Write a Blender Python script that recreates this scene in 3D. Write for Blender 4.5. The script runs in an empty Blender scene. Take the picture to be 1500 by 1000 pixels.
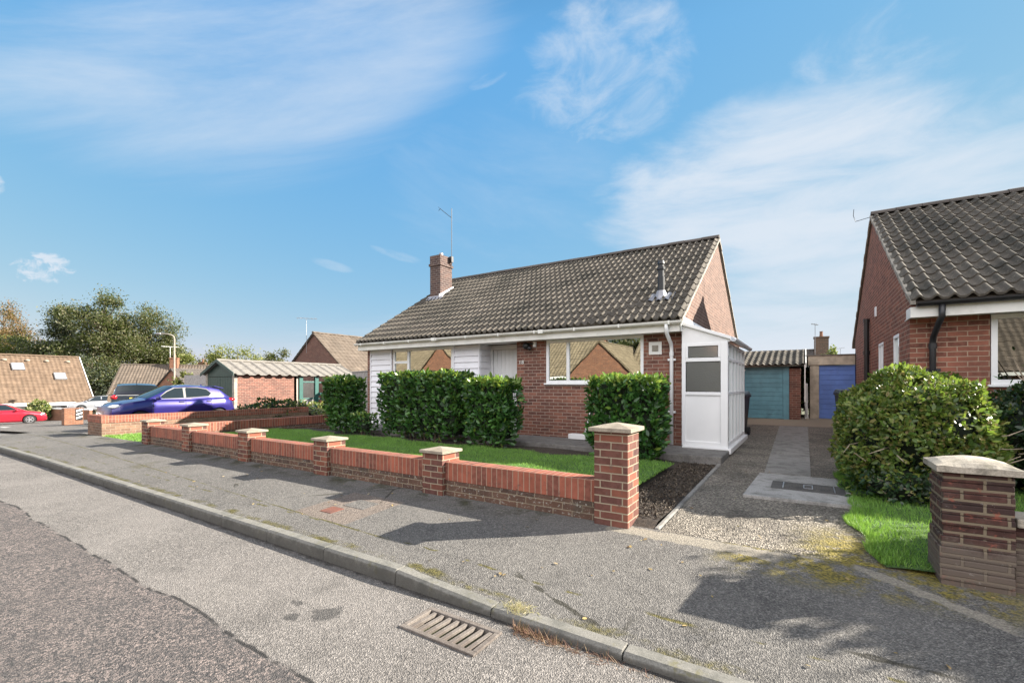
import bpy, bmesh, math, random
import numpy as np
from mathutils import Vector, Matrix, noise
random.seed(7); RNG = np.random.default_rng(7)
R = math.radians
SC = bpy.context.scene
COL = SC.collection

# ------------------------------------------------------------------ mesh helper
class MB:
    def __init__(s):
        s.v = []; s.f = []; s.m = []
    def add(s, vs, fs, m=0):
        o = len(s.v); s.v += [tuple(p) for p in vs]
        for f in fs:
            s.f.append([i + o for i in f]); s.m.append(m)
        return s
    def box(s, x0, x1, y0, y1, z0, z1, m=0):
        vs = [(x0,y0,z0),(x1,y0,z0),(x1,y1,z0),(x0,y1,z0),(x0,y0,z1),(x1,y0,z1),(x1,y1,z1),(x0,y1,z1)]
        return s.add(vs, [(0,3,2,1),(4,5,6,7),(0,1,5,4),(1,2,6,5),(2,3,7,6),(3,0,4,7)], m)
    def hexa(s, vs, m=0):      # eight corners, bottom ring then top ring, counter clockwise
        return s.add(vs, [(0,3,2,1),(4,5,6,7),(0,1,5,4),(1,2,6,5),(2,3,7,6),(3,0,4,7)], m)
    def poly(s, pts, m=0):
        return s.add(pts, [tuple(range(len(pts)))], m)
    def prism(s, pts, vec, m=0):   # closed prism: polygon pts (3D) swept by vec
        n = len(pts); vec = Vector(vec)
        a = [Vector(p) for p in pts]; b = [p + vec for p in a]
        nrm = Vector((0,0,0))
        for i in range(n): nrm += a[i].cross(a[(i+1) % n])
        if nrm.dot(vec) > 0: a.reverse(); b.reverse()
        fs = [tuple(range(n)), tuple(range(2*n-1, n-1, -1))]
        for i in range(n):
            j = (i+1) % n; fs.append((j, i, n+i, n+j))
        return s.add(a + b, fs, m)
    def tube(s, pts, r, n=8, m=0):
        pts = [Vector(p) for p in pts]; k = len(pts)
        rs = r if isinstance(r, (list, tuple)) else [r]*k
        vs = []
        up = None
        for i, p in enumerate(pts):
            d = (pts[min(i+1,k-1)] - pts[max(i-1,0)]).normalized()
            if up is None:
                up = Vector((0,0,1)) if abs(d.z) < .9 else Vector((1,0,0))
            a = d.cross(up).normalized(); b = a.cross(d).normalized(); up = b
            for j in range(n):
                t = 2*math.pi*j/n
                vs.append(p + (a*math.cos(t) + b*math.sin(t))*rs[i])
        fs = []
        for i in range(k-1):
            for j in range(n):
                q = (j+1) % n
                fs.append((i*n+j, i*n+q, (i+1)*n+q, (i+1)*n+j))
        fs.append(tuple(range(n-1,-1,-1))); fs.append(tuple(range((k-1)*n, k*n)))
        return s.add(vs, fs, m)
    def lathe(s, prof, c=(0,0,0), n=16, m=0, axis='z'):
        vs = []; k = len(prof)
        for r, h in prof:
            for j in range(n):
                t = 2*math.pi*j/n; a, b = r*math.cos(t), r*math.sin(t)
                p = {'z':(a,b,h),'y':(b,h,a),'x':(h,a,b)}[axis]
                vs.append((p[0]+c[0], p[1]+c[1], p[2]+c[2]))
        fs = []
        for i in range(k-1):
            for j in range(n):
                q = (j+1) % n
                fs.append((i*n+j, i*n+q, (i+1)*n+q, (i+1)*n+j))
        fs.append(tuple(range(n-1,-1,-1))); fs.append(tuple(range((k-1)*n, k*n)))
        return s.add(vs, fs, m)
    def blob(s, c, r, seg=10, m=0):
        prof = []
        for i in range(seg//2+1):
            t = -math.pi/2 + math.pi*i/(seg//2)
            prof.append((max(1e-3, math.cos(t)), math.sin(t)))
        b = MB().lathe(prof, n=seg)
        return s.add([(c[0]+x*r[0], c[1]+y*r[1], c[2]+z*r[2]) for x,y,z in b.v], b.f, m)
    def xf(s, M):
        s.v = [tuple(M @ Vector(p)) for p in s.v]; return s

WL = {}
def wloc(o): return WL.get(o.name, Vector((0,0,0)))
def link_mesh(name, me, parent, org):
    ob = bpy.data.objects.new(name, me); COL.objects.link(ob)
    WL[ob.name] = Vector(org)
    if parent is not None:
        ob.parent = parent; ob.location = Vector(org) - wloc(parent)
    else: ob.location = org
    return ob
def build(mb, name, mats, parent=None, smooth=False, bevel=0, org=None, seg=2):
    if not isinstance(mats, (list, tuple)): mats = [mats]
    V = np.array(mb.v, dtype=float)
    if org is None:
        lo, hi = V.min(0), V.max(0)
        org = ((lo[0]+hi[0])/2, (lo[1]+hi[1])/2, lo[2])
    me = bpy.data.meshes.new(name)
    me.from_pydata((V - np.array(org)).tolist(), [], mb.f)
    for m in mats: me.materials.append(m)
    if len(mats) > 1: me.polygons.foreach_set('material_index', mb.m)
    uvl = me.uv_layers.new(name='UVMap'); dat = np.zeros(len(me.loops)*2)
    for p in me.polygons:
        n = p.normal
        if abs(n.z) > .75: t = Vector((1,0,0)); w = Vector((0,1,0))
        else:
            t = Vector((-n.y, n.x, 0)).normalized(); w = Vector((0,0,1))
            if abs(n.z) > .3: w = n.cross(t)
        for li in p.loop_indices:
            c = Vector(mb.v[me.loops[li].vertex_index])
            dat[2*li] = c.dot(t); dat[2*li+1] = c.dot(w)
    uvl.data.foreach_set('uv', dat)
    if smooth: me.polygons.foreach_set('use_smooth', [True]*len(me.polygons))
    me.update()
    ob = link_mesh(name, me, parent, org)
    if bevel:
        b = ob.modifiers.new('bevel', 'BEVEL'); b.width = bevel; b.segments = seg; b.limit_method = 'ANGLE'; b.angle_limit = R(40)
    return ob
def tag(o, label, cat, group=None):
    o['label'] = label; o['category'] = cat
    if group: o['group'] = group
    return o
def thing(name, loc, label, cat, group=None):
    o = bpy.data.objects.new(name, None); COL.objects.link(o); o.location = loc
    o.empty_display_size = .2; WL[o.name] = Vector(loc)
    return tag(o, label, cat, group)
def kind(o, k): o['kind'] = k; return o
def copy_tree(o, parent=None):
    c = o.copy(); COL.objects.link(c)
    WL[c.name] = wloc(o).copy()
    if parent is not None: c.parent = parent
    for ch in list(o.children): copy_tree(ch, c)
    return c

# ------------------------------------------------------------------ node helpers
def newmat(name):
    m = bpy.data.materials.new(name); m.use_nodes = True
    nt = m.node_tree; nt.nodes.clear()
    out = nt.nodes.new('ShaderNodeOutputMaterial'); b = nt.nodes.new('ShaderNodeBsdfPrincipled')
    nt.links.new(b.outputs[0], out.inputs[0])
    return m, nt, b, out
class N:
    def __init__(s, nt): s.nt = nt
    def n(s, typ, **kw):
        d = s.nt.nodes.new('ShaderNode'+typ)
        for k, v in kw.items(): setattr(d, k, v)
        return d
    def l(s, a, b): s.nt.links.new(a, b)
    def setv(s, sock, v):
        if isinstance(v, bpy.types.NodeSocket): s.l(v, sock)
        elif v is not None: sock.default_value = v
    def co(s, kind='Object'): return s.n('TexCoord').outputs[kind]
    def noise(s, co, scale, detail=4, rough=.55, dist=0):
        d = s.n('TexNoise'); s.setv(d.inputs['Vector'], co); d.inputs['Scale'].default_value = scale
        d.inputs['Detail'].default_value = detail; d.inputs['Roughness'].default_value = rough; d.inputs['Distortion'].default_value = dist
        return d.outputs['Fac']
    def vor(s, co, scale, feature='F1', rnd=1):
        d = s.n('TexVoronoi', feature=feature); s.setv(d.inputs['Vector'], co); d.inputs['Scale'].default_value = scale
        d.inputs['Randomness'].default_value = rnd
        return d
    def ramp(s, f, stops, interp='LINEAR'):
        d = s.n('ValToRGB'); s.setv(d.inputs[0], f); e = d.color_ramp.elements; d.color_ramp.interpolation = interp
        while len(e) < len(stops): e.new(.5)
        for i, (p, c) in enumerate(stops):
            e[i].position = p; e[i].color = (c if isinstance(c, (tuple, list)) else (c,c,c))[:3] + (1,) if isinstance(c, tuple) else (c,c,c,1)
        return d.outputs[0]
    def mix(s, f, a, b, mode='MIX'):
        d = s.n('Mix', data_type='RGBA', blend_type=mode); s.setv(d.inputs[0], f)
        for k, v in ((6,a),(7,b)):
            if isinstance(v, tuple) and len(v) == 3: v = v + (1,)
            s.setv(d.inputs[k], v)
        return d.outputs[2]
    def math(s, op, a, b=None, clamp=False):
        d = s.n('Math', operation=op, use_clamp=clamp); s.setv(d.inputs[0], a)
        if b is not None: s.setv(d.inputs[1], b)
        return d.outputs[0]
    def mr(s, v, a, b, c=0, d_=1, smooth=True):
        d = s.n('MapRange', interpolation_type='SMOOTHSTEP' if smooth else 'LINEAR'); s.setv(d.inputs[0], v)
        for i, x in ((1,a),(2,b),(3,c),(4,d_)): d.inputs[i].default_value = x
        return d.outputs[0]
    def bump(s, h, strength, dist, bsdf, normal=None):
        d = s.n('Bump'); d.inputs['Strength'].default_value = strength; d.inputs['Distance'].default_value = dist
        s.setv(d.inputs['Height'], h)
        if normal is not None: s.l(normal, d.inputs['Normal'])
        if bsdf: s.l(d.outputs[0], bsdf.inputs['Normal'])
        return d.outputs[0]
    def sep(s, v):
        d = s.n('SeparateXYZ'); s.l(v, d.inputs[0]); return d.outputs

def M_plain(name, c, rough=.5, metal=0, var=.12, nscale=6, bump=0, coat=0, spec=.5, dirt=None):
    m, nt, b, out = newmat(name); k = N(nt); co = k.co()
    f = k.noise(co, nscale, 5)
    lo = tuple(max(0, x*(1-var)) for x in c); hi = tuple(min(1, x*(1+var)) for x in c)
    col = k.mix(k.mr(f, .3, .7), lo, hi)
    if dirt:
        g = k.noise(co, 2.3, 8, .7); col = k.mix(k.mr(g, .5, .75, 0, .6), col, dirt)
    k.l(col, b.inputs['Base Color'])
    b.inputs['Roughness'].default_value = rough; b.inputs['Metallic'].default_value = metal
    b.inputs['Coat Weight'].default_value = coat; b.inputs['Specular IOR Level'].default_value = spec
    if bump: k.bump(k.noise(co, nscale*12, 4), bump, .004, b)
    return m
def M_brick(name, c1, c2, mortar, soldier=False, dirt=None, dirt_amt=.5, bw=.225, rh=.075, ms=.007, moss=None, bump=.6, bias=0.0, blotch=None, lime=None):
    m, nt, b, out = newmat(name); k = N(nt); uv = k.co('UV')
    wob = k.n('TexNoise'); k.l(uv, wob.inputs['Vector']); wob.inputs['Scale'].default_value = 9; wob.inputs['Detail'].default_value = 3
    sub = k.n('VectorMath', operation='SUBTRACT'); k.l(wob.outputs['Color'], sub.inputs[0]); sub.inputs[1].default_value = (.5,.5,.5)
    sc = k.n('VectorMath', operation='SCALE'); k.l(sub.outputs[0], sc.inputs[0]); sc.inputs['Scale'].default_value = .008
    ad = k.n('VectorMath', operation='ADD'); k.l(uv, ad.inputs[0]); k.l(sc.outputs[0], ad.inputs[1])
    t = k.n('TexBrick'); k.l(ad.outputs[0], t.inputs['Vector'])
    t.inputs['Scale'].default_value = 1; t.inputs['Mortar Size'].default_value = ms; t.inputs['Mortar Smooth'].default_value = .25
    t.inputs['Bias'].default_value = bias
    t.inputs['Brick Width'].default_value = .0725 if soldier else bw; t.inputs['Row Height'].default_value = .5 if soldier else rh
    t.offset = 0 if soldier else .5
    co = k.co()
    n1 = k.noise(uv, 3.1, 4)
    ca = k.mix(k.mr(n1, .35, .65), tuple(x*.82 for x in c1), tuple(min(1, x*1.18) for x in c1))
    cb = k.mix(k.mr(k.noise(uv, 17, 3), .35, .65), tuple(x*.75 for x in c2), tuple(min(1, x*1.25) for x in c2))
    k.l(ca, t.inputs['Color1']); k.l(cb, t.inputs['Color2'])
    k.setv(t.inputs['Mortar'], mortar + (1,))
    fine = k.noise(uv, 140, 4, .7)
    col = k.mix(k.mr(fine, .3, .7, .12, -.0), t.outputs['Color'], (.02,.015,.015))
    if blotch:
        col = k.mix(k.mr(k.noise(uv, 11, 5, .7), .58, .68, 0, .75), col, blotch)
    if dirt:
        col = k.mix(k.mr(k.noise(co, 2.6, 8, .7), .48, .72, 0, dirt_amt), col, dirt)
    if lime:
        zz = k.math('ADD', k.sep(co)[2], k.math('MULTIPLY', k.math('SUBTRACT', k.noise(co, 7, 7, .75), .5), .55))
        col = k.mix(k.mr(zz, .56, .40, 0, .72), col, lime)
        col = k.mix(k.mr(k.noise(co, 22, 7, .75), .62, .68, 0, .7), col, (.30,.28,.25))
    if moss:
        col = k.mix(k.mr(k.noise(co, 30, 6, .7), .56, .64, 0, .8), col, moss)
    k.l(col, b.inputs['Base Color']); b.inputs['Roughness'].default_value = .88; b.inputs['Specular IOR Level'].default_value = .25
    h = k.math('SUBTRACT', k.math('MULTIPLY', fine, .35), k.math('MULTIPLY', t.outputs['Fac'], 1.0))
    k.bump(h, bump, .008, b)
    return m
def M_tile(name, base, lichen, amt=.45, dark=(.05,.045,.04), dark_amt=.5):
    m, nt, b, out = newmat(name); k = N(nt); co = k.co()
    g = k.n('NewGeometry').outputs['Random Per Island']
    col = k.mix(k.mr(k.noise(co, 2.2, 6, .65), .35, .65), tuple(x*.75 for x in base), tuple(min(1,x*1.2) for x in base))
    col = k.mix(k.mr(g, 0, 1, 0, .35), col, tuple(x*.6 for x in base))
    col = k.mix(k.mr(k.noise(co, 1.1, 8, .75), .45, .62, 0, dark_amt), col, dark)
    col = k.mix(k.mr(k.noise(co, 26, 6, .75), .56, .68, 0, amt), col, lichen)
    k.l(col, b.inputs['Base Color']); b.inputs['Roughness'].default_value = .9; b.inputs['Specular IOR Level'].default_value = .2
    k.bump(k.noise(co, 60, 5, .7), .35, .004, b)
    return m
def M_leaf(name, cols, rough=.4, trans=.25, spec=.5):
    m, nt, b, out = newmat(name); k = N(nt)
    g = k.n('NewGeometry').outputs['Random Per Island']
    st = [(i/(len(cols)-1), c) for i, c in enumerate(cols)]
    col = k.ramp(g, st)
    col = k.mix(k.mr(k.noise(k.co(), 1.7, 3), .3, .7, 0, .35), col, tuple(x*.5 for x in cols[0]))
    k.l(col, b.inputs['Base Color']); b.inputs['Roughness'].default_value = rough; b.inputs['Specular IOR Level'].default_value = spec
    tr = k.n('BsdfTranslucent'); k.l(k.mix(.5, col, (.3,.45,.05), 'MIX'), tr.inputs['Color'])
    mx = k.n('MixShader'); mx.inputs[0].default_value = trans
    k.l(b.outputs[0], mx.inputs[1]); k.l(tr.outputs[0], mx.inputs[2]); k.l(mx.outputs[0], out.inputs[0])
    return m
def M_glass(name, refl=.45, tint=(.25,.28,.28), frost=0.0):
    m, nt, b, out = newmat(name); nt.nodes.remove(b); k = N(nt)
    fr = k.n('Fresnel'); fr.inputs['IOR'].default_value = 1.52
    f = k.math('ADD', fr.outputs[0], refl, True)
    g = k.n('BsdfGlossy'); g.inputs['Roughness'].default_value = frost; g.inputs['Color'].default_value = (.92,.96,.95,1)
    t = k.n('BsdfTransparent') if frost == 0 else k.n('BsdfRefraction'); t.inputs['Color'].default_value = tint + (1,)
    nb = k.n('Bump'); nb.inputs['Strength'].default_value = .05 if frost == 0 else .5; nb.inputs['Distance'].default_value = .02
    k.l(k.noise(k.co(), 1.3 if frost == 0 else 70, 2), nb.inputs['Height']); k.l(nb.outputs[0], g.inputs['Normal'])
    if frost: t.inputs['Roughness'].default_value = .35; t.inputs['IOR'].default_value = 1.15; k.l(nb.outputs[0], t.inputs['Normal'])
    mx = k.n('MixShader'); k.l(f, mx.inputs[0]); k.l(t.outputs[0], mx.inputs[1]); k.l(g.outputs[0], mx.inputs[2])
    k.l(mx.outputs[0], out.inputs[0]); return m

def stones(k, co, scale):
    v = k.vor(co, scale); return k.n('RGBToBW'), v
def M_asphalt(name, lo, hi, mode):
    m, nt, b, out = newmat(name); k = N(nt); co = k.co()
    x, y, z = k.sep(co)
    v = k.vor(co, 125); bw = k.sep(v.outputs['Color'])
    v2 = k.vor(co, 60); bw2 = k.sep(v2.outputs['Color'])
    grain = k.noise(co, 150, 3, .8)
    s = k.math('ADD', k.math('MULTIPLY', bw[0], .55), k.math('MULTIPLY', bw2[0], .2)); s = k.math('ADD', s, k.math('MULTIPLY', grain, .3))
    col = k.ramp(s, [(.15, tuple(a*.55 for a in lo)), (.45, lo), (.7, hi), (.95, tuple(min(1,a*1.7) for a in hi))])
    patch = k.noise(co, .8, 6, .6)
    col = k.mix(k.mr(patch, .35, .7, 0, .35), col, tuple(a*1.25 for a in hi))
    col = k.mix(k.mr(k.noise(co, 2.7, 6, .65), .5, .75, 0, .45), col, tuple(a*.6 for a in lo))
    hb = k.math('MULTIPLY', v.outputs['Distance'], 30)
    if mode == 'road':
        w = k.math('ADD', y, k.math('MULTIPLY', k.math('SUBTRACT', k.noise(co, 1.1, 6, .6), .5), .20))
        old = k.math('MULTIPLY', k.mr(w, 1.49, 1.43), .9)           # older chippings beyond the patch joint
        vp = k.vor(co, 85); bp = k.sep(vp.outputs['Color'])
        oc = k.ramp(k.math('ADD', k.math('MULTIPLY', bp[1], .75), k.math('MULTIPLY', grain, .3)), [(.25, (.045,.043,.044)), (.5, (.088,.08,.077)), (.7, (.175,.145,.132)), (.95, (.27,.22,.20))])
        oc = k.mix(k.mr(k.noise(co, 3.5, 6, .7), .42, .62, 0, .4), oc, (.06,.057,.057))
        col = k.mix(old, col, oc)
        ck = k.math('ABSOLUTE', k.math('SUBTRACT', w, 1.46))
        ckm = k.math('MULTIPLY', k.mr(ck, .018, .006), k.mr(k.noise(co, 4, 3), .42, .5))
        col = k.mix(k.math('MULTIPLY', ckm, .85), col, (.02,.02,.02))
        # oil spot and damp marks
        for cx, cy, rr in ((-2.75, 1.93, .14), (-3.05, 1.9, .05), (-2.9,1.78,.05)):
            dv = k.n('VectorMath', operation='DISTANCE'); k.l(co, dv.inputs[0]); dv.inputs[1].default_value = (cx, cy, -.1)
            dd = k.math('ADD', dv.outputs['Value'], k.math('MULTIPLY', k.math('SUBTRACT', k.noise(co, 14, 4), .5), .22))
            col = k.mix(k.mr(dd, rr, rr*.5, 0, .65), col, (.035,.035,.035))
        gm = k.math('MULTIPLY', k.mr(k.math('ADD', y, k.math('MULTIPLY', k.noise(co, 6, 5), .12)), 2.5, 2.56), .8)
        col = k.mix(gm, col, (.035,.03,.025))
    if mode == 'foot':
        # moss along the kerb, the trench joint and a buff reinstatement patch
        nz = k.math('MULTIPLY', k.math('SUBTRACT', k.noise(co, 3, 6, .65), .5), .22)
        yy = k.math('ADD', y, nz)
        mk = k.math('MULTIPLY', k.mr(k.math('ABSOLUTE', k.math('SUBTRACT', yy, 2.66)), .06, .015), k.mr(k.noise(co, 2.2, 5, .7), .42, .6))
        xl = k.math('ADD', k.math('ADD', y, k.math('MULTIPLY', nz, .12)), k.math('MULTIPLY', x, .045))
        ln = k.math('MULTIPLY', k.math('MULTIPLY', k.mr(k.math('ABSOLUTE', k.math('SUBTRACT', xl, 2.80)), .018, .006), k.mr(x, -3.0, -3.6)), k.mr(k.noise(co, 1.7, 4, .6), .40, .55, .15, 1))
        ln2 = k.math('MULTIPLY', k.mr(k.math('ABSOLUTE', k.math('SUBTRACT', k.math('ADD', y, k.math('MULTIPLY', nz, .5)), 2.98)), .02, .006), k.mr(k.noise(co, 3, 3), .5, .58))
        px = k.math('MULTIPLY', k.mr(x, -4.9, -4.87), k.mr(x, -3.96, -3.99)); py = k.math('MULTIPLY', k.mr(y, 2.99, 3.01), k.mr(y, 3.86, 3.83))
        pm = k.math('MULTIPLY', px, py)
        pc = k.ramp(s, [(.15, (.06,.052,.048)), (.5, (.16,.132,.112)), (.9, (.28,.235,.20))])
        col = k.mix(pm, col, pc)
        ck = k.vor(co, .55, 'DISTANCE_TO_EDGE'); wv = k.math('ADD', ck.outputs['Distance'], k.math('MULTIPLY', k.math('SUBTRACT', k.noise(co, 5, 5), .5), .06))
        cr = k.math('MULTIPLY', k.mr(k.math('ABSOLUTE', wv), .010, .003), k.mr(k.noise(co, .9, 3), .5, .58))
        col = k.mix(k.math('MULTIPLY', cr, .8), col, (.03,.028,.02))
        mo = k.mix(k.mr(k.noise(co, 40, 4), .35, .65), (.045,.042,.02), (.13,.115,.04))
        wallm = k.math('MULTIPLY', k.mr(yy, 3.85, 4.2), k.mr(k.noise(co, 2.9, 6, .7), .46, .62, 0, .85))
        wallm = k.math('MULTIPLY', wallm, k.mr(x, -1.9, -2.6))
        dmo = k.mix(k.mr(k.noise(co, 50, 4), .35, .65), (.02,.022,.012), (.06,.06,.025))
        col = k.mix(wallm, col, dmo)
        # yellow green moss in the drive mouth
        dm = k.math('MULTIPLY', k.mr(x, -.75, -.35), k.mr(x, 1.5, .9)); dm = k.math('MULTIPLY', dm, k.mr(yy, 3.72, 4.02))
        dm = k.math('MULTIPLY', dm, k.mr(k.noise(co, 4.2, 6, .7), .42, .56, 0, .9))
        ym = k.mix(k.mr(k.noise(co, 45, 4), .35, .65), (.07,.062,.018), (.27,.215,.04))
        col = k.mix(dm, col, ym)
        fm = k.math('MULTIPLY', k.mr(x, -7, -10), k.mr(k.noise(co, 1.1, 5, .6), .60, .70, 0, .4))
        col = k.mix(fm, col, mo)
        col = k.mix(k.math('MAXIMUM', mk, k.math('MAXIMUM', ln, ln2)), col, mo)
        nb_ = k.math('MULTIPLY', k.math('SUBTRACT', k.noise(co, 7, 6, .7), .5), .20)
        t1 = k.math('MULTIPLY', k.mr(k.math('ABSOLUTE', k.math('SUBTRACT', k.math('ADD', k.math('ADD', y, nb_), k.math('MULTIPLY', x, .02)), 4.20)), .115, .085), k.math('MULTIPLY', k.mr(k.math('ADD', x, nb_), -1.62, -1.56), k.mr(k.math('ADD', x, nb_), -.10, -.2)))
        t2 = k.math('MULTIPLY', k.mr(k.math('ABSOLUTE', k.math('SUBTRACT', k.math('ADD', k.math('ADD', y, nb_), k.math('MULTIPLY', x, .72)), 4.50)), .075, .05), k.math('MULTIPLY', k.mr(k.math('ADD', x, nb_), .28, .34), k.mr(k.math('ADD', x, nb_), 1.08, 1.0)))
        th_ = k.math('MULTIPLY', k.math('MAXIMUM', t1, t2), k.mr(k.noise(co, 9, 6, .75), .30, .42, .25, 1))
        tc = k.mix(k.mr(k.noise(co, 60, 4, .7), .3, .7), (.16,.145,.12), (.34,.305,.25))
        col = k.mix(th_, col, tc)
        g1 = k.math('MULTIPLY', k.math('MULTIPLY', k.mr(x, -4.55, -4.5), k.mr(x, -4.2, -4.25)), 0)
        hb = k.math('SUBTRACT', hb, k.math('MULTIPLY', k.math('MAXIMUM', cr, ln), 2))
    k.l(col, b.inputs['Base Color']); b.inputs['Roughness'].default_value = .9; b.inputs['Specular IOR Level'].default_value = .25
    k.bump(k.math('ADD', hb, k.math('MULTIPLY', grain, .5)), .4, .004, b)
    return m
def M_drive(name):
    m, nt, b, out = newmat(name); k = N(nt); co = k.co(); x, y, z = k.sep(co)
    v = k.vor(co, 70); bw = k.sep(v.outputs['Color']); gr = k.noise(co, 130, 4, .8)
    s = k.math('ADD', k.math('MULTIPLY', bw[0], .7), k.math('MULTIPLY', gr, .3))
    col = k.ramp(s, [(.1, (.07,.06,.05)), (.45, (.20,.18,.15)), (.7, (.34,.30,.25)), (.95, (.55,.5,.42))])
    col = k.mix(k.mr(k.noise(co, 1.3, 7, .65), .42, .7, 0, .6), col, (.055,.05,.045))
    nz = k.math('MULTIPLY', k.math('SUBTRACT', k.noise(co, 3, 6, .65), .5), .5)
    dm = k.math('MULTIPLY', k.mr(k.math('ADD', x, nz), -.25, .35), k.mr(k.math('ADD', y, nz), 5.5, 4.7))
    dm = k.math('MULTIPLY', dm, k.mr(k.noise(co, 5, 6, .7), .36, .52, 0, .92))
    ym = k.mix(k.mr(k.noise(co, 45, 4), .35, .65), (.12,.10,.02), (.40,.32,.06))
    col = k.mix(dm, col, ym)
    far = k.mr(y, 15.2, 15.6)
    col = k.mix(far, col, (.42,.36,.28))
    k.l(col, b.inputs['Base Color']); b.inputs['Roughness'].default_value = .9; b.inputs['Specular IOR Level'].default_value = .25
    k.bump(k.math('MULTIPLY', v.outputs['Distance'], 22), .6, .008, b)
    return m
def M_soil(name, a, c, scale=30):
    m, nt, b, out = newmat(name); k = N(nt); co = k.co()
    col = k.mix(k.mr(k.noise(co, scale, 6, .7), .35, .65), a, c)
    col = k.mix(k.mr(k.noise(co, 1.4, 5), .4, .65, 0, .5), col, tuple(x*.6 for x in a))
    k.l(col, b.inputs['Base Color']); b.inputs['Roughness'].default_value = .95
    k.bump(k.noise(co, scale, 6, .75), .9, .03, b)
    return m
def M_concrete(name, c, dark=(.1,.095,.085), moss=None, face_shade=None):
    m, nt, b, out = newmat(name); k = N(nt); co = k.co()
    g = k.noise(co, 90, 5, .75)
    col = k.mix(k.mr(g, .3, .7), tuple(x*.72 for x in c), tuple(min(1,x*1.22) for x in c))
    col = k.mix(k.mr(k.noise(co, 4, 8, .72), .44, .66, 0, .7), col, dark)
    if moss: col = k.mix(k.mr(k.noise(co, 7, 8, .75), .55, .66, 0, .7), col, moss)
    if face_shade:      # shade of the kerb's road face, painted into its colour
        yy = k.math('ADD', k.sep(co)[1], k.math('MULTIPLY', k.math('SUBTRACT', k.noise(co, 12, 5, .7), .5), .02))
        col = k.mix(k.mr(yy, 2.518, 2.508, 0, .7), col, face_shade)
    k.l(col, b.inputs['Base Color']); b.inputs['Roughness'].default_value = .9; b.inputs['Specular IOR Level'].default_value = .25
    k.bump(g, .5, .004, b)
    return m

MT = {}
MT['brick'] = M_brick('house_brick', (.27,.115,.08), (.13,.062,.05), (.38,.29,.23), dirt=(.09,.06,.05), dirt_amt=.35)
MT['brick_gable'] = M_brick('gable_brick', (.17,.10,.077), (.11,.063,.05), (.26,.21,.17), dirt=(.12,.08,.065), dirt_amt=.45)
MT['brick_right'] = M_brick('neighbour_brick', (.31,.12,.08), (.17,.07,.05), (.40,.29,.21), dirt=(.12,.065,.05), dirt_amt=.45)
MT['brick_dark'] = M_brick('old_dark_brick', (.042,.028,.026), (.085,.038,.03), (.20,.16,.11), dirt=(.10,.088,.075), dirt_amt=.6, lime=(.15,.122,.10), bump=.9, ms=.010, blotch=(.30,.09,.06))
MT['brick_base'] = M_brick('mossy_base_brick', (.14,.078,.053), (.08,.05,.04), (.24,.19,.135), dirt=(.06,.056,.043), dirt_amt=.7, moss=(.34,.33,.29))
MT['brick_wall'] = M_brick('pier_brick', (.22,.08,.05), (.09,.045,.04), (.32,.265,.19), dirt=(.14,.10,.08), dirt_amt=.5, blotch=(.12,.075,.06))
MT['soldier'] = M_brick('soldier_brick', (.33,.105,.065), (.17,.068,.05), (.34,.235,.17), soldier=True, dirt=(.17,.07,.05), dirt_amt=.6, ms=.006, blotch=(.14,.07,.055))
MT['brick_far'] = M_brick('far_brick', (.26,.115,.065), (.18,.08,.05), (.28,.21,.15))
MT['brick_brown'] = M_brick('brown_gable_brick', (.17,.085,.065), (.12,.06,.05), (.22,.16,.12))
MT['brick_garage'] = M_brick('garage_brick', (.23,.10,.075), (.13,.06,.05), (.33,.25,.19), dirt=(.1,.06,.05))
MT['tile'] = M_tile('roof_tile_grey_brown', (.125,.11,.092), (.38,.345,.27), .65, dark=(.042,.040,.034), dark_amt=.85)
MT['tile_far'] = M_tile('roof_tile_tan', (.155,.108,.075), (.22,.17,.115), .3, dark_amt=.15)
MT['tile_brown'] = M_tile('roof_tile_brown', (.15,.12,.095), (.24,.2,.15), .3, dark_amt=.3)
MT['tile_dark'] = M_tile('roof_tile_dark', (.12,.105,.095), (.25,.22,.18), .3)
MT['tile_gold'] = M_tile('roof_tile_gold', (.20,.16,.105), (.26,.22,.16), .3, dark_amt=.1)
MT['white'] = M_plain('white_pvc', (.80,.80,.80), .35, var=.03, nscale=2)
MT['offwhite'] = M_plain('white_fascia', (.76,.75,.71), .45, var=.05, nscale=3, dirt=(.5,.48,.42))
MT['clad'] = M_plain('white_cladding', (.80,.79,.82), .5, var=.03, nscale=2)
MT['black'] = M_plain('black_plastic', (.018,.018,.02), .4, var=.2)
MT['steel'] = M_plain('grey_metal', (.35,.35,.36), .4, .7)
MT['lead'] = M_plain('lead_flashing', (.34,.34,.37), .5, .3, var=.2)
MT['mortar'] = M_concrete('mortar', (.36,.33,.28))
MT['cap'] = M_concrete('cap_stone', (.30,.26,.205), dark=(.17,.14,.11))
MT['cap_old'] = M_concrete('old_cap_stone', (.38,.34,.28), dark=(.12,.11,.09), moss=(.2,.18,.12))
MT['kerb'] = M_concrete('kerb_concrete', (.185,.178,.16), dark=(.09,.09,.08), moss=(.13,.12,.06), face_shade=(.06,.058,.052))
MT['apron'] = M_concrete('apron_concrete', (.33,.32,.305), dark=(.12,.115,.105), moss=(.13,.125,.105))
MT['strip'] = M_concrete('strip_concrete', (.24,.23,.215), dark=(.095,.09,.082), moss=(.11,.10,.075))
MT['concrete'] = M_concrete('path_concrete', (.19,.18,.17), dark=(.08,.075,.07), moss=(.09,.085,.06))
MT['concrete_pale'] = M_concrete('pale_concrete', (.36,.32,.27), dark=(.17,.15,.13))
MT['iron'] = M_concrete('rusty_iron', (.17,.148,.13), dark=(.075,.06,.052))
MT['cover'] = M_concrete('iron_cover', (.10,.095,.09), dark=(.05,.05,.05))
MT['rust'] = M_concrete('rust_cover', (.17,.075,.055), dark=(.10,.055,.045))
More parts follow.
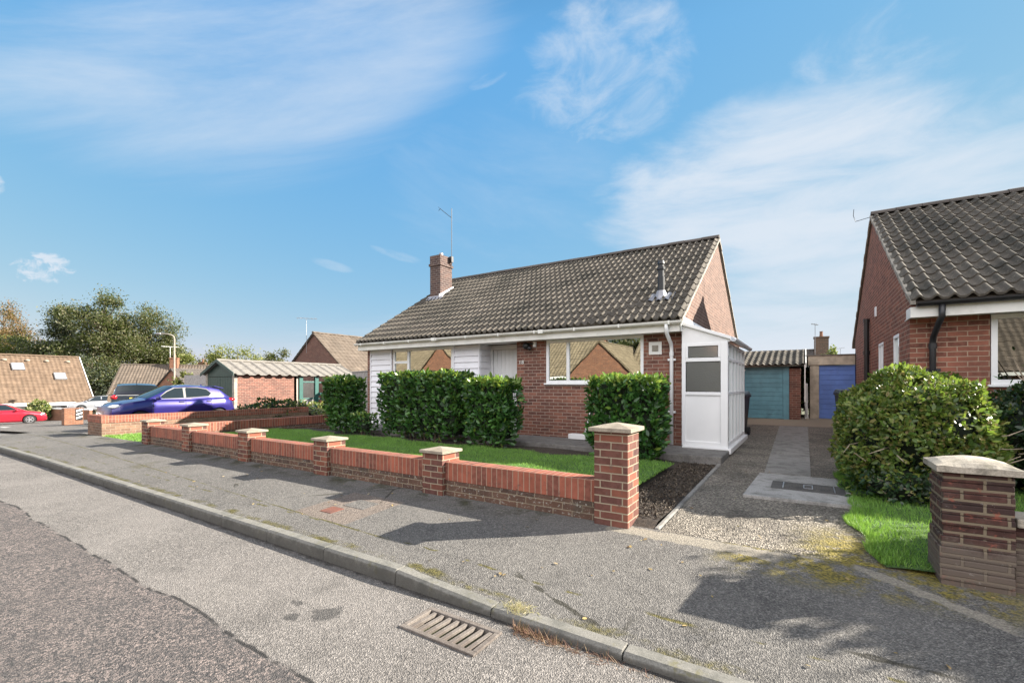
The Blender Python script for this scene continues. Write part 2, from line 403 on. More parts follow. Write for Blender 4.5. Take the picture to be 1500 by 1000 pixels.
MT['road'] = M_asphalt('road_asphalt', (.125,.116,.108), (.21,.193,.178), 'road')
MT['foot'] = M_asphalt('footway_asphalt', (.095,.09,.085), (.17,.16,.147), 'foot')
MT['side'] = M_asphalt('side_street_asphalt', (.115,.107,.10), (.175,.163,.15), 'plain')
MT['drive'] = M_drive('pebble_drive')
MT['soil'] = M_soil('soil', (.03,.022,.016), (.075,.055,.04))
MT['ground'] = M_soil('dull_ground', (.06,.07,.03), (.12,.12,.06), 3)
MT['turf'] = M_soil('turf', (.05,.10,.022), (.09,.17,.035), 18)
MT['glass'] = M_glass('window_glass', .48)
MT['glass_dark'] = M_glass('window_glass_dim', .22)
MT['glass_frost'] = M_glass('obscured_glass', .06, (.75,.72,.66), .16)
MT['glass_side'] = M_glass('porch_glass', .35, (.55,.55,.6))
MT['teal'] = M_plain('teal_paint', (.12,.29,.36), .5, var=.12, nscale=4, dirt=(.07,.16,.19))
MT['blue'] = M_plain('blue_paint', (.12,.21,.54), .5, var=.12, nscale=3, dirt=(.09,.12,.36))
MT['dgreen'] = M_plain('dark_green_paint', (.035,.06,.05), .5)
MT['ggreen'] = M_plain('gate_green_paint', (.012,.08,.068), .45)
MT['wood_grey'] = M_plain('weathered_wood', (.30,.28,.27), .8, var=.25, nscale=8)
MT['timber'] = M_plain('pale_timber', (.42,.35,.27), .75, var=.2, nscale=6)
MT['corr'] = M_concrete('corrugated_sheet', (.21,.195,.175), dark=(.11,.10,.09))
MT['twig'] = M_plain('branch_bark', (.12,.09,.06), .85, var=.3, nscale=10)
MT['pale_twig'] = M_plain('dead_branch', (.40,.32,.24), .85, var=.3, nscale=10)
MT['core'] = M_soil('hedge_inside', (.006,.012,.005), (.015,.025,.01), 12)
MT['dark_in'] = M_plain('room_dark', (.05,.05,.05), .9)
MT['tyre'] = M_plain('rubber', (.015,.015,.015), .8)
MT['rim'] = M_plain('alloy', (.5,.5,.52), .3, .8)
MT['carglass'] = M_plain('car_glass', (.012,.016,.018), .04, var=0, spec=.9)
MT['lampglass'] = M_plain('lamp_glass', (.65,.67,.7), .08, var=.05, spec=.8)
MT['redlamp'] = M_plain('red_lamp', (.35,.01,.015), .12, var=.1, spec=.8)
MT['yellow'] = M_plain('yellow_plate', (.70,.52,.06), .4)
MT['p_purple'] = M_plain('purple_blue_paint', (.027,.021,.16), .28, .45, var=.05, coat=1)
MT['p_red'] = M_plain('red_paint', (.40,.012,.03), .28, .3, var=.05, coat=1)
MT['p_white'] = M_plain('silver_white_paint', (.30,.31,.33), .3, .2, var=.03, coat=1)
MT['p_black'] = M_plain('black_paint', (.012,.014,.02), .25, .2, var=.05, coat=1)
MT['laurel'] = M_leaf('laurel_leaf', [(.012,.042,.012),(.022,.072,.017),(.035,.11,.024),(.06,.165,.035),(.10,.23,.05)], .32, .2, .5)
MT['laurel_new'] = M_leaf('laurel_new_leaf', [(.09,.2,.03),(.2,.3,.05),(.3,.36,.07)], .35, .3)
MT['bush'] = M_leaf('bush_leaf', [(.045,.09,.016),(.085,.14,.025),(.14,.20,.04),(.24,.27,.055),(.28,.20,.08)], .42, .3)
MT['bush_dark'] = M_leaf('dark_shrub_leaf', [(.008,.022,.008),(.015,.04,.012),(.03,.07,.02)], .4, .15)
MT['grass'] = M_leaf('grass_blade', [(.10,.21,.03),(.15,.32,.045),(.21,.42,.06),(.30,.46,.10)], .5, .3)
MT['tree_green'] = M_leaf('tree_leaf', [(.045,.052,.020),(.062,.074,.025),(.085,.092,.033),(.105,.098,.042),(.12,.10,.05)], .55, .25)
MT['tree_dark'] = M_leaf('conifer_needle', [(.02,.03,.018),(.04,.052,.03),(.07,.08,.04)], .6, .12)
MT['tree_autumn'] = M_leaf('autumn_leaf', [(.12,.06,.028),(.19,.10,.045),(.20,.14,.06)], .55, .3)
MT['tree_pale'] = M_leaf('pale_leaf', [(.11,.13,.03),(.19,.20,.05),(.26,.25,.08)], .55, .3)
MT['variegated'] = M_leaf('variegated_leaf', [(.08,.12,.03),(.25,.27,.10),(.45,.42,.22)], .5, .25)
MT['dead'] = M_leaf('dead_stem', [(.10,.05,.03),(.20,.10,.07),(.35,.25,.15)], .8, .1)

# ------------------------------------------------------------------ ground heights
def zg(u):
    t = max(0, -13-u)
    return -.008*t if t < 5 else -.04 - .042*(t-5)
def ss(a, b, x):
    t = min(1, max(0, (x-a)/(b-a))); return t*t*(3-2*t)
def ktop(u): return zg(u) - .062*ss(-2.75, -1.55, u)
def fz(u, v):
    t = min(1, max(0, (v-2.62)/1.6))
    return ktop(u)*(1-t) + (zg(u)+.09)*t
def dz(v): return .09 + .21*min(1, max(0, (v-4.3)/13))
def grid(mb, us, vs, zf, m=0, hole=None):
    nu, nv = len(us), len(vs)
    V = [(u, v, zf(u, v)) for v in vs for u in us]; F = []
    for j in range(nv-1):
        for i in range(nu-1):
            if hole and hole((us[i]+us[i+1])/2, (vs[j]+vs[j+1])/2): continue
            a = j*nu+i; F.append((a, a+1, a+1+nu, a+nu))
    return mb.add(V, F, m)
def lin(a, b, n): return [a + (b-a)*i/n for i in range(n+1)]
O0 = (0,0,0)
def struct(mb, name, mats, **kw): return kind(build(mb, name, mats, org=O0, **kw), 'structure')

mb = MB()
us = [-900,-300,-150] + lin(-100, 40, 70) + [150, 300, 900]; vs = [-900,-300,-100] + lin(-40, 90, 26) + [150,300,900]
struct(grid(mb, us, vs, lambda u, v: max(-2.6, zg(max(u,-70))) - .16), 'ground', MT['ground'])
GR = (-2.2, -1.6, 2.08, 2.38)
us = lin(-90, -24, 22) + lin(-22, -3, 38) + [-2.6, GR[0], GR[1], -1] + lin(0, 14, 14)
vs = [-5.5,-4,-2.5,-1,0,1] + [1.4, 1.8, GR[2], GR[3], 2.46, 2.52]
road_z = lambda u, v: zg(u) - .105
struct(grid(MB(), us, vs, road_z, hole=lambda u, v: GR[0] < u < GR[1] and GR[2] < v < GR[3]), 'road', MT['road'])
us = lin(-21, -4, 34) + lin(-3.6, 0, 18) + lin(.5, 9, 17); vs = lin(2.61, 4.36, 12)
struct(grid(MB(), us, vs, fz), 'footway', MT['foot'])
us = lin(-95, -21, 37); vs = lin(2.52, 60, 20)
struct(grid(MB(), us, vs, lambda u, v: zg(u) - .06), 'side_road', MT['side'])
mb = MB()
for c in range(6):
    u0 = -26 - c*5.2
    mb.poly([(u0, 6.3-c*.2, zg(u0)-.054), (u0-1.6, 6.3-c*.2, zg(u0-1.6)-.054), (u0-1.6, 6.55-c*.2, zg(u0-1.6)-.054), (u0, 6.55-c*.2, zg(u0)-.054)][::-1])
struct(mb, 'road_marking', M_plain('worn_road_paint', (.6,.59,.56), .8, var=.2))
# kerb
mb = MB(); u = -21.0
while u < 9:
    for a, b2 in ((u+.004, u+.911),):
        pr = []
        for q in (a, b2):
            j = 0; z = ktop(q)+.004 + random.uniform(-.003,.003)
            pr.append([(q,2.50,zg(q)-.16),(q,2.625,zg(q)-.16),(q,2.625,z),(q,2.535,z),(q,2.512,z-.018)])
        n = 5
        mb.add(pr[0]+pr[1], [tuple(range(n)), tuple(range(2*n-1,n-1,-1))] + [(i, n+i, n+(i+1)%n, (i+1)%n) for i in range(n)])
    u += .915
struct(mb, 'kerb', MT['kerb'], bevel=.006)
# driveway, soil, lawns, path
us = lin(-1.14, 1.36, 10); vs = lin(4.34, 9.3, 16)
mb = grid(MB(), us, vs, lambda u, v: dz(v))
grid(mb, lin(-1.96, 1.36, 8), lin(9.3, 21, 14), lambda u, v: dz(v)+.0001)
grid(mb, lin(1.36, 4, 4), lin(18, 21, 4), lambda u, v: dz(v))
struct(mb, 'driveway', MT['drive'])
mb = MB(); LZ = .20
grid(mb, lin(-12.8, -1.2, 20), [4.345, 4.36] + lin(4.5, 8.15, 10), lambda u, v: (.0 if v < 4.35 else dz(4.36)+.02 if v < 4.4 else LZ - .05*(u > -1.9)) - .03 + .03*noise.noise((u*.8, v*.8, 0)))
struct(mb, 'flower_bed', MT['soil'])
def lawn_edge(u): return 7.35 + .12*math.sin(u*2.1) + .08*math.sin(u*5.3)
mb = MB()
us = lin(-12.7, -1.75, 40)
V = []; F = []; nv = 10
for i, u in enumerate(us):
    for j in range(nv+1):
        v = 4.58 + (lawn_edge(u)-4.58)*j/nv
        V.append((u, v, LZ + .012*noise.noise((u*2, v*2, 3)) + .016))
for i in range(len(us)-1):
    for j in range(nv):
        a = i*(nv+1)+j; F.append((a, a+nv+1, a+nv+2, a+1))
mb.add(V, F); struct(mb, 'lawn', MT['turf'])
def redge(v): return .44 + .05*math.sin(v*3.1) + .04*math.sin(v*7.7)
V = []; F = []; vs = lin(4.36, 9.25, 30)
for v in vs:
    for j in range(13):
        u = redge(v) + (6.5-redge(v))*(j/12)**1.6
        V.append((u, v, dz(v) + .012 + .025*min(1, j/2)))
for i in range(len(vs)-1):
    for j in range(12):
        a = i*13+j; F.append((a, a+1, a+14, a+13))
struct(MB().add(V, F), 'side_lawn', MT['turf'])
mb = MB()
mb.box(-11.2, -1.14, 8.12, 9.28, .02, .27); struct(mb, 'path', MT['concrete'], bevel=.02)
mb = MB()
mb.hexa([(-1.2,4.37,.02),(-1.13,4.37,.02),(-1.13,8.12,.1),(-1.2,8.12,.1),(-1.2,4.37,dz(4.4)+.010),(-1.16,4.37,dz(4.4)+.010),(-1.15,8.12,dz(8.1)+.014),(-1.2,8.12,dz(8.1)+.014)])
struct(mb, 'drive_edging', MT['strip'], bevel=.01)
# concrete apron and strip on the drive
def sheet(poly, zf, thick=.012):
    mb = MB(); mb.prism([(u, v, zf(u, v)-.03) for u, v in poly], (0,0,.03+thick)); return mb
mb = sheet([(-.62,6.06),(.52,6.12),(.46,7.0),(.36,7.72),(-.56,7.68)], lambda u, v: dz(6.9)+.004, .018)
struct(mb, 'concrete_apron', MT['apron'], bevel=.006)
mb = MB()
mb.hexa([(-.5,7.73,.1),(.08,7.73,.1),(.08,15.2,.2),(-.6,15.2,.2),(-.5,7.73,dz(7.73)+.012),(.08,7.73,dz(7.73)+.012),(.08,15.2,dz(15.2)+.012),(-.6,15.2,dz(15.2)+.012)])
struct(mb, 'concrete_strip', MT['strip'])
mb = MB(); grid(mb, lin(-16.1, -13.2, 6), lin(4.36, 11, 8), lambda u, v: zg(u)+.075)
struct(mb, 'verge', MT['turf'])
mb = MB(); grid(mb, lin(-31, -16.4, 14), lin(4.3, 14, 6), lambda u, v: zg(u)+.03)
struct(mb, 'neighbour_driveway', MT['side'])

# ------------------------------------------------------------------ building helpers
def slab(mb, p0, p1, z0, z1, th, ops=(), m=0):
    """wall from p0 to p1 (xy); outside is on the right of the direction, thickness goes left; ops = (s0,s1,z0,z1)"""
    p0 = Vector(p0+(0,)); p1 = Vector(p1+(0,)); d = (p1-p0); L = d.length; d.normalize(); n = Vector((-d.y, d.x, 0))
    S = sorted({0, L, *[o[0] for o in ops], *[o[1] for o in ops]}); Z = sorted({z0, z1, *[o[2] for o in ops], *[o[3] for o in ops]})
    P = lambda s, z, t: p0 + d*s + n*t + Vector((0,0,z))
    def solid(i, j):
        if i < 0 or j < 0 or i >= len(S)-1 or j >= len(Z)-1: return False
        s = (S[i]+S[i+1])/2; z = (Z[j]+Z[j+1])/2
        return not any(o[0] < s < o[1] and o[2] < z < o[3] for o in ops)
    for i in range(len(S)-1):
        for j in range(len(Z)-1):
            if not solid(i, j): continue
            a, b2, c, e = S[i], S[i+1], Z[j], Z[j+1]
            mb.poly([P(a,c,0),P(b2,c,0),P(b2,e,0),P(a,e,0)], m); mb.poly([P(a,c,th),P(a,e,th),P(b2,e,th),P(b2,c,th)], m)
            if not solid(i-1,j): mb.poly([P(a,c,0),P(a,e,0),P(a,e,th),P(a,c,th)], m)
            if not solid(i+1,j): mb.poly([P(b2,c,0),P(b2,c,th),P(b2,e,th),P(b2,e,0)], m)
            if not solid(i,j-1): mb.poly([P(a,c,0),P(a,c,th),P(b2,c,th),P(b2,c,0)], m)
            if not solid(i,j+1): mb.poly([P(a,e,0),P(b2,e,0),P(b2,e,th),P(a,e,th)], m)
    return mb
def tiles(mb, o, al, up, W, L, per=.165, gauge=.345, amp=.03, th=.022, seg=7, m=0, wander=.004):
    """wavy interlocking tiles: each course its own strip with a butt edge; o = lower corner, al along the eave, up the slope"""
    o = Vector(o); al = Vector(al).normalized(); up = Vector(up).normalized(); nn = al.cross(up).normalized()
    if nn.z < 0: nn = -nn
    nc = max(1, round(L/gauge)); gauge = L/nc; npd = max(1, round(W/per)); per = W/npd
    flip = al.cross(up).dot(nn) < 0
    prof = []
    for j in range(seg):
        t = j/seg
        prof.append(amp*(0.5-0.5*math.cos(2*math.pi*t))**2.0)
    for c in range(nc):
        s0 = c*gauge; s1 = (c+1)*gauge + (.05 if c < nc-1 else 0)
        tw = 2                      # waves per tile
        off = (c % 2)
        j0 = 0
        tile_edges = list(range(-off, npd+tw, tw))
        for te in tile_edges:
            a0 = max(0, te); a1 = min(npd, te+tw)
            if a1 <= a0: continue
            ds = random.uniform(-wander, wander); dh = random.uniform(-wander*.6, wander*.6); sk = random.uniform(-wander, wander)
            lo = []; hi = []; bt = []
            cnt = (a1-a0)*seg
            for q in range(cnt+1):
                x = (a0*seg+q)/seg*per; h = prof[(a0*seg+q) % seg]
                k = sk*(q/cnt-.5)
                p = o + al*x
                lo.append(p + up*(s0+ds+k) + nn*(h+th+dh)); hi.append(p + up*s1 + nn*(h+.001)); bt.append(p + up*(s0+ds+k) + nn*(h+dh-.004))
            n = cnt+1
            F = []
            for q in range(cnt):
                F.append((q, q+1, n+q+1, n+q)); F.append((3*n+q, 3*n+q+1, 2*n+q+1, 2*n+q))
            # right/left tile sides stay open under the neighbour
            if flip: F = [f[::-1] for f in F]
            mb.add(lo+hi+[p.copy() for p in lo]+bt, F, m)
    return mb
def ridge_tiles(mb, a, b2, r=.12, step=.45, m=0):
    a = Vector(a); b2 = Vector(b2); L = (b2-a).length; d = (b2-a)/L; n = max(1, round(L/step)); st = L/n
    side = d.cross(Vector((0,0,1))).normalized()
    for i in range(n):
        rr = r*random.uniform(.97,1.03); dzv = random.uniform(-.006,.006)
        A = a + d*(i*st+.004); B = a + d*((i+1)*st-.004)
        vs = []
        for p in (A, B):
            for j in range(9):
                t = math.pi*j/8
                vs.append(p + side*math.cos(t)*rr + Vector((0,0,1))*(math.sin(t)*rr*.8 - .05 + dzv))
        F = [(j, j+1, 10+j, 9+j) for j in range(8)] + [tuple(range(8,-1,-1)), tuple(range(9,18))]
        mb.add(vs, F, m)
def window(parent, u0, u1, z0, z1, v, facing=-1, bars=(), trans=(), fw=.06, glass='glass', sill=True, axis='u', fmat='white', depth=.07, set_in=.03, name='window'):
    """axis u: pane in the u direction facing -v (facing=-1); axis v: pane along v facing u*facing. bars: verticals; trans: (a0,a1,z)"""
    def bx(mb, a0, a1, d0, d1, c0, c1):
        lo, hi = min(d0,d1), max(d0,d1)
        if axis == 'u': mb.box(a0, a1, lo, hi, c0, c1)
        else: mb.box(lo, hi, a0, a1, c0, c1)
    f = facing; front = v - f*set_in; back = front - f*depth
    mb = MB()
    bx(mb, u0, u1, front, back, z0, z0+fw); bx(mb, u0, u1, front, back, z1-fw, z1)
    bx(mb, u0, u0+fw, front, back, z0+fw, z1-fw); bx(mb, u1-fw, u1, front, back, z0+fw, z1-fw)
    ed = [u0+fw]
    for b2 in bars:
        bx(mb, b2-fw*.55, b2+fw*.55, front, back, z0+fw, z1-fw); ed += [b2-fw*.55, b2+fw*.55]
    ed.append(u1-fw)
    for (a0, a1, c) in trans: bx(mb, a0, a1, front-f*.002, back+f*.002, c-fw*.5, c+fw*.5)
    fo = build(mb, name, MT[fmat], parent, bevel=.005)
    for i in range(0, len(ed), 2):
        p = MB(); bx(p, ed[i]-.004, ed[i+1]+.004, front-f*.03, front-f*.042, z0+fw-.004, z1-fw+.004)
        build(p, 'pane', MT[glass], fo)
    if sill:
        sm = MB(); bx(sm, u0-.04, u1+.04, v+f*.05, back, z0-.035, z0-.001)
        build(sm, 'sill', MT[fmat], fo, bevel=.006)
    return fo

# ------------------------------------------------------------------ main bungalow
HB = .27; WV = 9.3; UL, UR = -11.2, -1.98; VB = 17.5; EZ = 2.7; EV = 8.93; RV = 13.4; RZ = 5.4
SL = (RZ-EZ)/(RV-EV)
def roofz(v): return EZ + SL*(min(v, 2*RV-v) - EV)
H = thing('bungalow', (-6.6, 13.3, .2), 'red brick bungalow with white weatherboarding, lean-to porch and brick chimney behind laurel hedges', 'house')
mb = MB()
REC = (-6.96, -5.83)
slab(mb, (REC[1], WV), (UR, WV), .1, 2.5, .25, [(-5.03-REC[1], -2.77-REC[1], 1.46, 2.495)])
mb.v = mb.v
slab(mb, (UL, WV), (UL+.12, WV), .1, 2.5, .25)
slab(mb, (UL+.12, WV+.04), (REC[0], WV+.04), .1, 2.5, .2, [(.94, 3.22, 1.0, 2.495)])
slab(mb, (UR, WV+.25), (UR, VB), .1, 2.5, .25); slab(mb, (UL, VB), (UL, WV+.25), .1, 2.5, .25); slab(mb, (UR-.25, VB-.25), (UL+.25, VB-.25), .1, 2.5, .2)
slab(mb, (REC[1]-.001, WV+.62), (REC[1]-.001, WV+.251), .1, 2.5, .12)
# gable triangles
tri = [(9.3, 2.5), (17.5, 2.5), (17.5, roofz(17.5)-.05), (RV, RZ-.05), (9.3, roofz(9.3)-.05)]
mb.prism([(UL, v, z) for v, z in tri], (.25,0,0))
build(mb, 'wall', MT['brick'], H)
mb = MB()
mb.prism([(UR-.25, v, z) for v, z in tri], (.25,0,0)); build(mb, 'gable_wall', MT['brick_gable'], H)
rm = MB(); VERL, VERR = -11.27, -1.93
sl = math.hypot(RV-EV, RZ-EZ); upv = Vector((0, RV-EV, RZ-EZ)).normalized()
tiles(rm, (VERL, EV, EZ), (1,0,0), upv, VERR-VERL, sl, amp=.058, seg=10, th=.03)
upb = Vector((0, -(RV-EV), RZ-EZ)).normalized()
tiles(rm, (VERL, 2*RV-EV, EZ), (1,0,0), upb, VERR-VERL, sl, per=.33, seg=5)
th = .05
rm.prism([(VERL+.01, EV+.03, EZ-.01), (VERL+.01, RV, RZ-.01), (VERL+.01, 2*RV-EV-.03, EZ-.01), (VERL+.01, 2*RV-EV-.03, EZ-th), (VERL+.01, RV, RZ-th-.02), (VERL+.01, EV+.03, EZ-th)], (VERR-VERL-.02, 0, 0))
ROOF = build(rm, 'roof', MT['tile'], H, smooth=True)
rd = MB(); ridge_tiles(rd, (VERL, RV, RZ+.06), (VERR, RV, RZ+.06)); build(rd, 'ridge', MT['tile_dark'], ROOF, smooth=False)
vm = MB()
for x0, x1 in ((VERR-.04, VERR+.012), (VERL-.012, VERL+.04)):
    vm = MB()
    for s in (0, 1):
        n = 26
        for i in range(n):
            a, b2 = i/n, (i+1)/n
            v0 = EV + (RV-EV)*a; v1 = EV+(RV-EV)*b2
            if s: v0, v1 = 2*RV-v1, 2*RV-v0
            j = random.uniform(-.006,.006)
            z0, z1 = roofz(v0)-.02, roofz(v1)-.02
            vm.hexa([(x0+j,v0,z0-.03),(x1+j,v0,z0-.03),(x1+j,v1,z1-.03),(x0+j,v1,z1-.03),(x0+j,v0,z0+.035),(x1+j,v0,z0+.035),(x1+j,v1,z1+.035),(x0+j,v1,z1+.035)])
    build(vm, 'verge', MT['mortar'], ROOF)
# chimney on the left verge
cm = MB(); cu0, cu1, cv0, cv1 = -10.87, -10.40, 11.7, 12.3
cm.box(cu0, cu1, cv0, cv1, roofz(cv0)-.3, 5.52); cm.box(cu0-.035, cu1+.035, cv0-.035, cv1+.035, 5.52, 5.60); cm.box(cu0-.005, cu1+.005, cv0-.005, cv1+.005, 5.60, 5.88)
CH = build(cm, 'chimney', M_brick('chimney_brick', (.12,.072,.06), (.075,.05,.048), (.26,.22,.19)), H)
fl = MB()
za, zb = roofz(cv0), roofz(cv1)
fl.hexa([(cu1+.002,cv0-.1,za-.1),(cu1+.03,cv0-.1,za-.1),(cu1+.03,cv1+.05,zb),(cu1+.002,cv1+.05,zb),(cu1+.002,cv0-.1,za+.13),(cu1+.03,cv0-.1,za+.13),(cu1+.03,cv1+.05,zb+.17),(cu1+.002,cv1+.05,zb+.17)])
fl.hexa([(cu0-.08,cv0-.16,za-.09),(cu1+.12,cv0-.16,za-.09),(cu1+.12,cv0-.002,za+.01),(cu0-.08,cv0-.002,za+.01),(cu0-.08,cv0-.14,za-.03),(cu1+.12,cv0-.14,za-.03),(cu1+.12,cv0-.002,za+.12),(cu0-.08,cv0-.002,za+.12)])
build(fl, 'flashing', MT['lead'], CH, bevel=.008)
pm = MB(); pm.lathe([(.09,0),(.10,.05),(.075,.07),(.07,.14)], (-10.63,12.0,5.88), 12); build(pm, 'chimney_pot', MT['lead'], CH)
am = MB(); ax, ay = -10.33, 12.2
am.tube([(ax,ay,5.5),(ax,ay,7.58)], .011, 6); am.tube([(ax-.02,ay-.02,5.62),(cu1,ay,5.62)], .02, 6); am.box(ax-.06, ax+.05, ay-.06, ay+.04, 5.7, 5.9)
am.tube([(ax,ay,7.25),(ax-.42,ay-.12,7.62)], .01, 6)
for t in (.15,.4,.62,.8,1.0):
    p = Vector((ax,ay,7.25)).lerp(Vector((ax-.42,ay-.12,7.62)), t); am.tube([p+Vector((-.05,.16,0)), p+Vector((.05,-.16,0))], .006, 5)
am.tube([(ax-.42,ay-.12,7.62),(ax-.55,ay-.05,7.60)], .008, 5)
build(am, 'aerial', MT['black'], H)
# flue
fm = MB(); fu, fv = -2.58, 9.93; f0 = roofz(fv)
fm.lathe([(.075,f0-.1),(.075,f0+.45),(.06,f0+.46),(.06,f0+.6),(.085,f0+.61),(.085,f0+.66),(.055,f0+.67),(.055,f0+.72),(.075,f0+.73),(.06,f0+.80)], (fu,fv,0), 16)
FL = build(fm, 'flue', MT['black'], ROOF, smooth=False)
fs = MB()
for a in range(8):
    for b2 in range(4):
        u0 = fu-.28+a*.07; v0 = fv-.2+b2*.08
        z = lambda u, v: roofz(v)+.055+.022*math.sin(u*38)
        fs.poly([(u0,v0,z(u0,v0)),(u0+.07,v0,z(u0+.07,v0)),(u0+.07,v0+.08,z(u0+.07,v0+.08)),(u0,v0+.08,z(u0,v0+.08))])
fs.lathe([(.15,f0-.02),(.085,f0+.16),(.08,f0+.16)], (fu,fv,0), 14)
build(fs, 'flashing', MT['lead'], FL)
# fascia, soffit, gutter
mb = MB(); mb.box(VERL+.03, VERR-.04, EV+.05, EV+.075, 2.47, 2.66); mb.box(VERL+.02, VERL+.04, EV+.05, WV, 2.47, 2.72); mb.box(VERR-.06, VERR-.035, EV+.05, WV+.02, 2.47, 2.72)
mb.box(VERL+.05, VERR-.07, EV+.08, WV+.3, 2.482, 2.495)
build(mb, 'fascia', MT['offwhite'], H, bevel=.004)
def gutter(mb, x0, x1, v, z, r=.06, n=8):
    for x in (x0,):
        vs = []
        for xx in (x0, x1):
            for j in range(n+1):
                t = math.pi + math.pi*j/n; vs.append((xx, v + r*math.cos(t), z + r*math.sin(t)))
            for j in range(n, -1, -1):
                t = math.pi + math.pi*j/n; vs.append((xx, v + (r-.006)*math.cos(t), z + (r-.006)*math.sin(t)))
        k = 2*(n+1)
        mb.add(vs, [(j, (j+1)%k, k+(j+1)%k, k+j) for j in range(k)] + [tuple(range(k-1,-1,-1)), tuple(range(k,2*k))])
gm = MB(); gutter(gm, VERL-.02, VERR+.0, EV-.015, 2.665)
GT = build(gm, 'gutter', MT['offwhite'], H)
for i in range(10): build(MB().box(-11+i*.98, -10.97+i*.98, EV-.078, EV+.05, 2.60, 2.672), 'bracket', MT['offwhite'], GT, bevel=.004)
for x in (-8.2, -5.0): build(MB().box(x, x+.12, EV-.082, EV+.052, 2.595, 2.676), 'joint_clip', MT['offwhite'], GT, bevel=.004)
dm = MB(); dp = -2.2
dm.tube([(dp-.02,EV-.015,2.62),(dp-.02,EV-.015,2.52),(dp-.02,EV+.02,2.44),(dp,WV-.10,2.26),(dp,WV-.055,2.18),(dp,WV-.055,2.08),(dp,WV-.055,.28)], .036, 12)
DP = build(dm, 'downpipe', MT['white'], H, smooth=True)
for z in (1.95, .92): build(MB().box(dp-.075, dp+.075, WV-.06, WV-.002, z-.02, z+.02), 'bracket', MT['white'], DP)
build(MB().tube([(dp,WV-.055,2.02),(dp,WV-.055,2.10)], .044, 12), 'collar', MT['white'], DP)
# windows, cladding, door
window(H, -5.03, -2.77, 1.49, 2.48, WV, bars=(-4.48,), fw=.065, set_in=.0)
w2 = window(H, -10.14, -7.86, 1.0, 2.48, WV+.04, bars=(-9.52,), trans=((-10.08,-9.55,2.1),), fw=.07, set_in=.0, glass='glass')
mb = MB()
def boards(mb, u0, u1, v, z0, z1, pitch=.16):
    z = z0
    while z < z1-.01:
        t = min(z+pitch, z1)
        mb.hexa([(u0,v-.036,z),(u1,v-.036,z),(u1,v,z),(u0,v,z),(u0,v-.008,t-.004),(u1,v-.008,t-.004),(u1,v,t-.004),(u0,v,t-.004)]); z = t
boards(mb, UL+.13, -10.21, WV+.038, .28, 2.48); boards(mb, -7.79, REC[0], WV+.038, .28, 2.48)
boards(mb, -10.21, -7.79, WV+.038, .28, .95)
for u in (UL+.11, -10.2, -7.83, REC[0]-.03): mb.box(u, u+.04, WV-.005, WV+.037, .275, 2.479)
# recess left cheek, facing +u
z = .28
while z < 2.47:
    t = min(z+.16, 2.48); v0, v1 = WV+.04, WV+.5
    mb.hexa([(REC[0]+.002,v0,z),(REC[0]+.032,v0,z),(REC[0]+.032,v1,z),(REC[0]+.002,v1,z),(REC[0]+.002,v0,t-.004),(REC[0]+.016,v0,t-.004),(REC[0]+.016,v1,t-.004),(REC[0]+.002,v1,t-.004)]); z = t
build(mb, 'weatherboard', MT['clad'], H)
mb = MB(); dv = WV+.5
mb.box(REC[0], REC[0]+.09, dv-.03, dv+.08, .27, 2.48); mb.box(REC[1]-.06, REC[1]-.003, dv-.03, dv+.08, .27, 2.48); mb.box(REC[0]+.09, REC[1]-.06, dv-.03, dv+.08, 2.36, 2.48); mb.box(REC[0]+.09, REC[1]-.06, dv-.04, dv+.08, .27, .33)
DF = build(mb, 'door_frame', MT['white'], H, bevel=.006)
mb = MB()
u0, u1 = REC[0]+.095, REC[1]-.065; nb = 8
for i in range(nb):
    mb.box(u0+(u1-u0)*i/nb+.003, u0+(u1-u0)*(i+1)/nb-.003, dv, dv+.04, .335, 2.355)
mb.box(u0, u1, dv+.008, dv+.05, .335, 2.355)
DR = build(mb, 'door', MT['white'], H, bevel=.004)
mb = MB(); mb.box(u0+.07, u0+.10, dv-.02, dv, 1.2, 1.42); mb.tube([(u0+.085,dv-.04,1.32),(u0+.2,dv-.045,1.32)], .011, 8); mb.tube([(u0+.085,dv,1.32),(u0+.085,dv-.045,1.32)], .011, 8)
build(mb, 'handle', MT['steel'], DR)
mb = MB(); mb.box(-2.66, -2.40, WV-.02, WV-.001, 2.06, 2.32)
VT = build(mb, 'vent', MT['offwhite'], H, bevel=.01)
mb = MB()
mb.box(-2.59,-2.47,WV-.032,WV-.019,2.13,2.25)
for i in range(4): mb.box(-2.585,-2.475,WV-.042,WV-.031,2.138+i*.028,2.155+i*.028)
build(mb, 'grille', MT['mortar'], VT)
mb = MB(); mb.box(-5.36, -5.28, WV-.05, WV-.001, 2.34, 2.46)
SLT = build(mb, 'security_light', MT['white'], H, bevel=.008)
mb = MB(); mb.blob((-5.52, WV-.09, 2.37), (.085,.07,.08), 14); mb.blob((-5.42, WV-.1, 2.31), (.05,.05,.05), 12); mb.tube([(-5.5,WV-.06,2.42),(-5.34,WV-.04,2.42)], .02, 8)
build(mb, 'lamp_head', MT['black'], SLT, smooth=True)
for i, ch in enumerate('18'):
    cu = bpy.data.curves.new('house_number', 'FONT'); cu.body = ch; cu.size = .13; cu.extrude = .006; cu.align_x = 'CENTER'
    cu.materials.append(MT['offwhite'])
    o = bpy.data.objects.new('t', cu); COL.objects.link(o); me = bpy.data.meshes.new_from_object(o.evaluated_get(bpy.context.evaluated_depsgraph_get())); bpy.data.objects.remove(o)
    o = link_mesh('house_number', me, H, (-5.74+i*.075, WV-.008, 1.95)); o.rotation_euler = (R(90),0,0)
# dark room behind the windows
mb = MB(); mb.box(-11, -2.3, WV+2.2, WV+2.3, .3, 2.48); mb.box(-11,-2.3,WV+.3,WV+2.2,.30,.32); build(mb, 'room', MT['dark_in'], H)

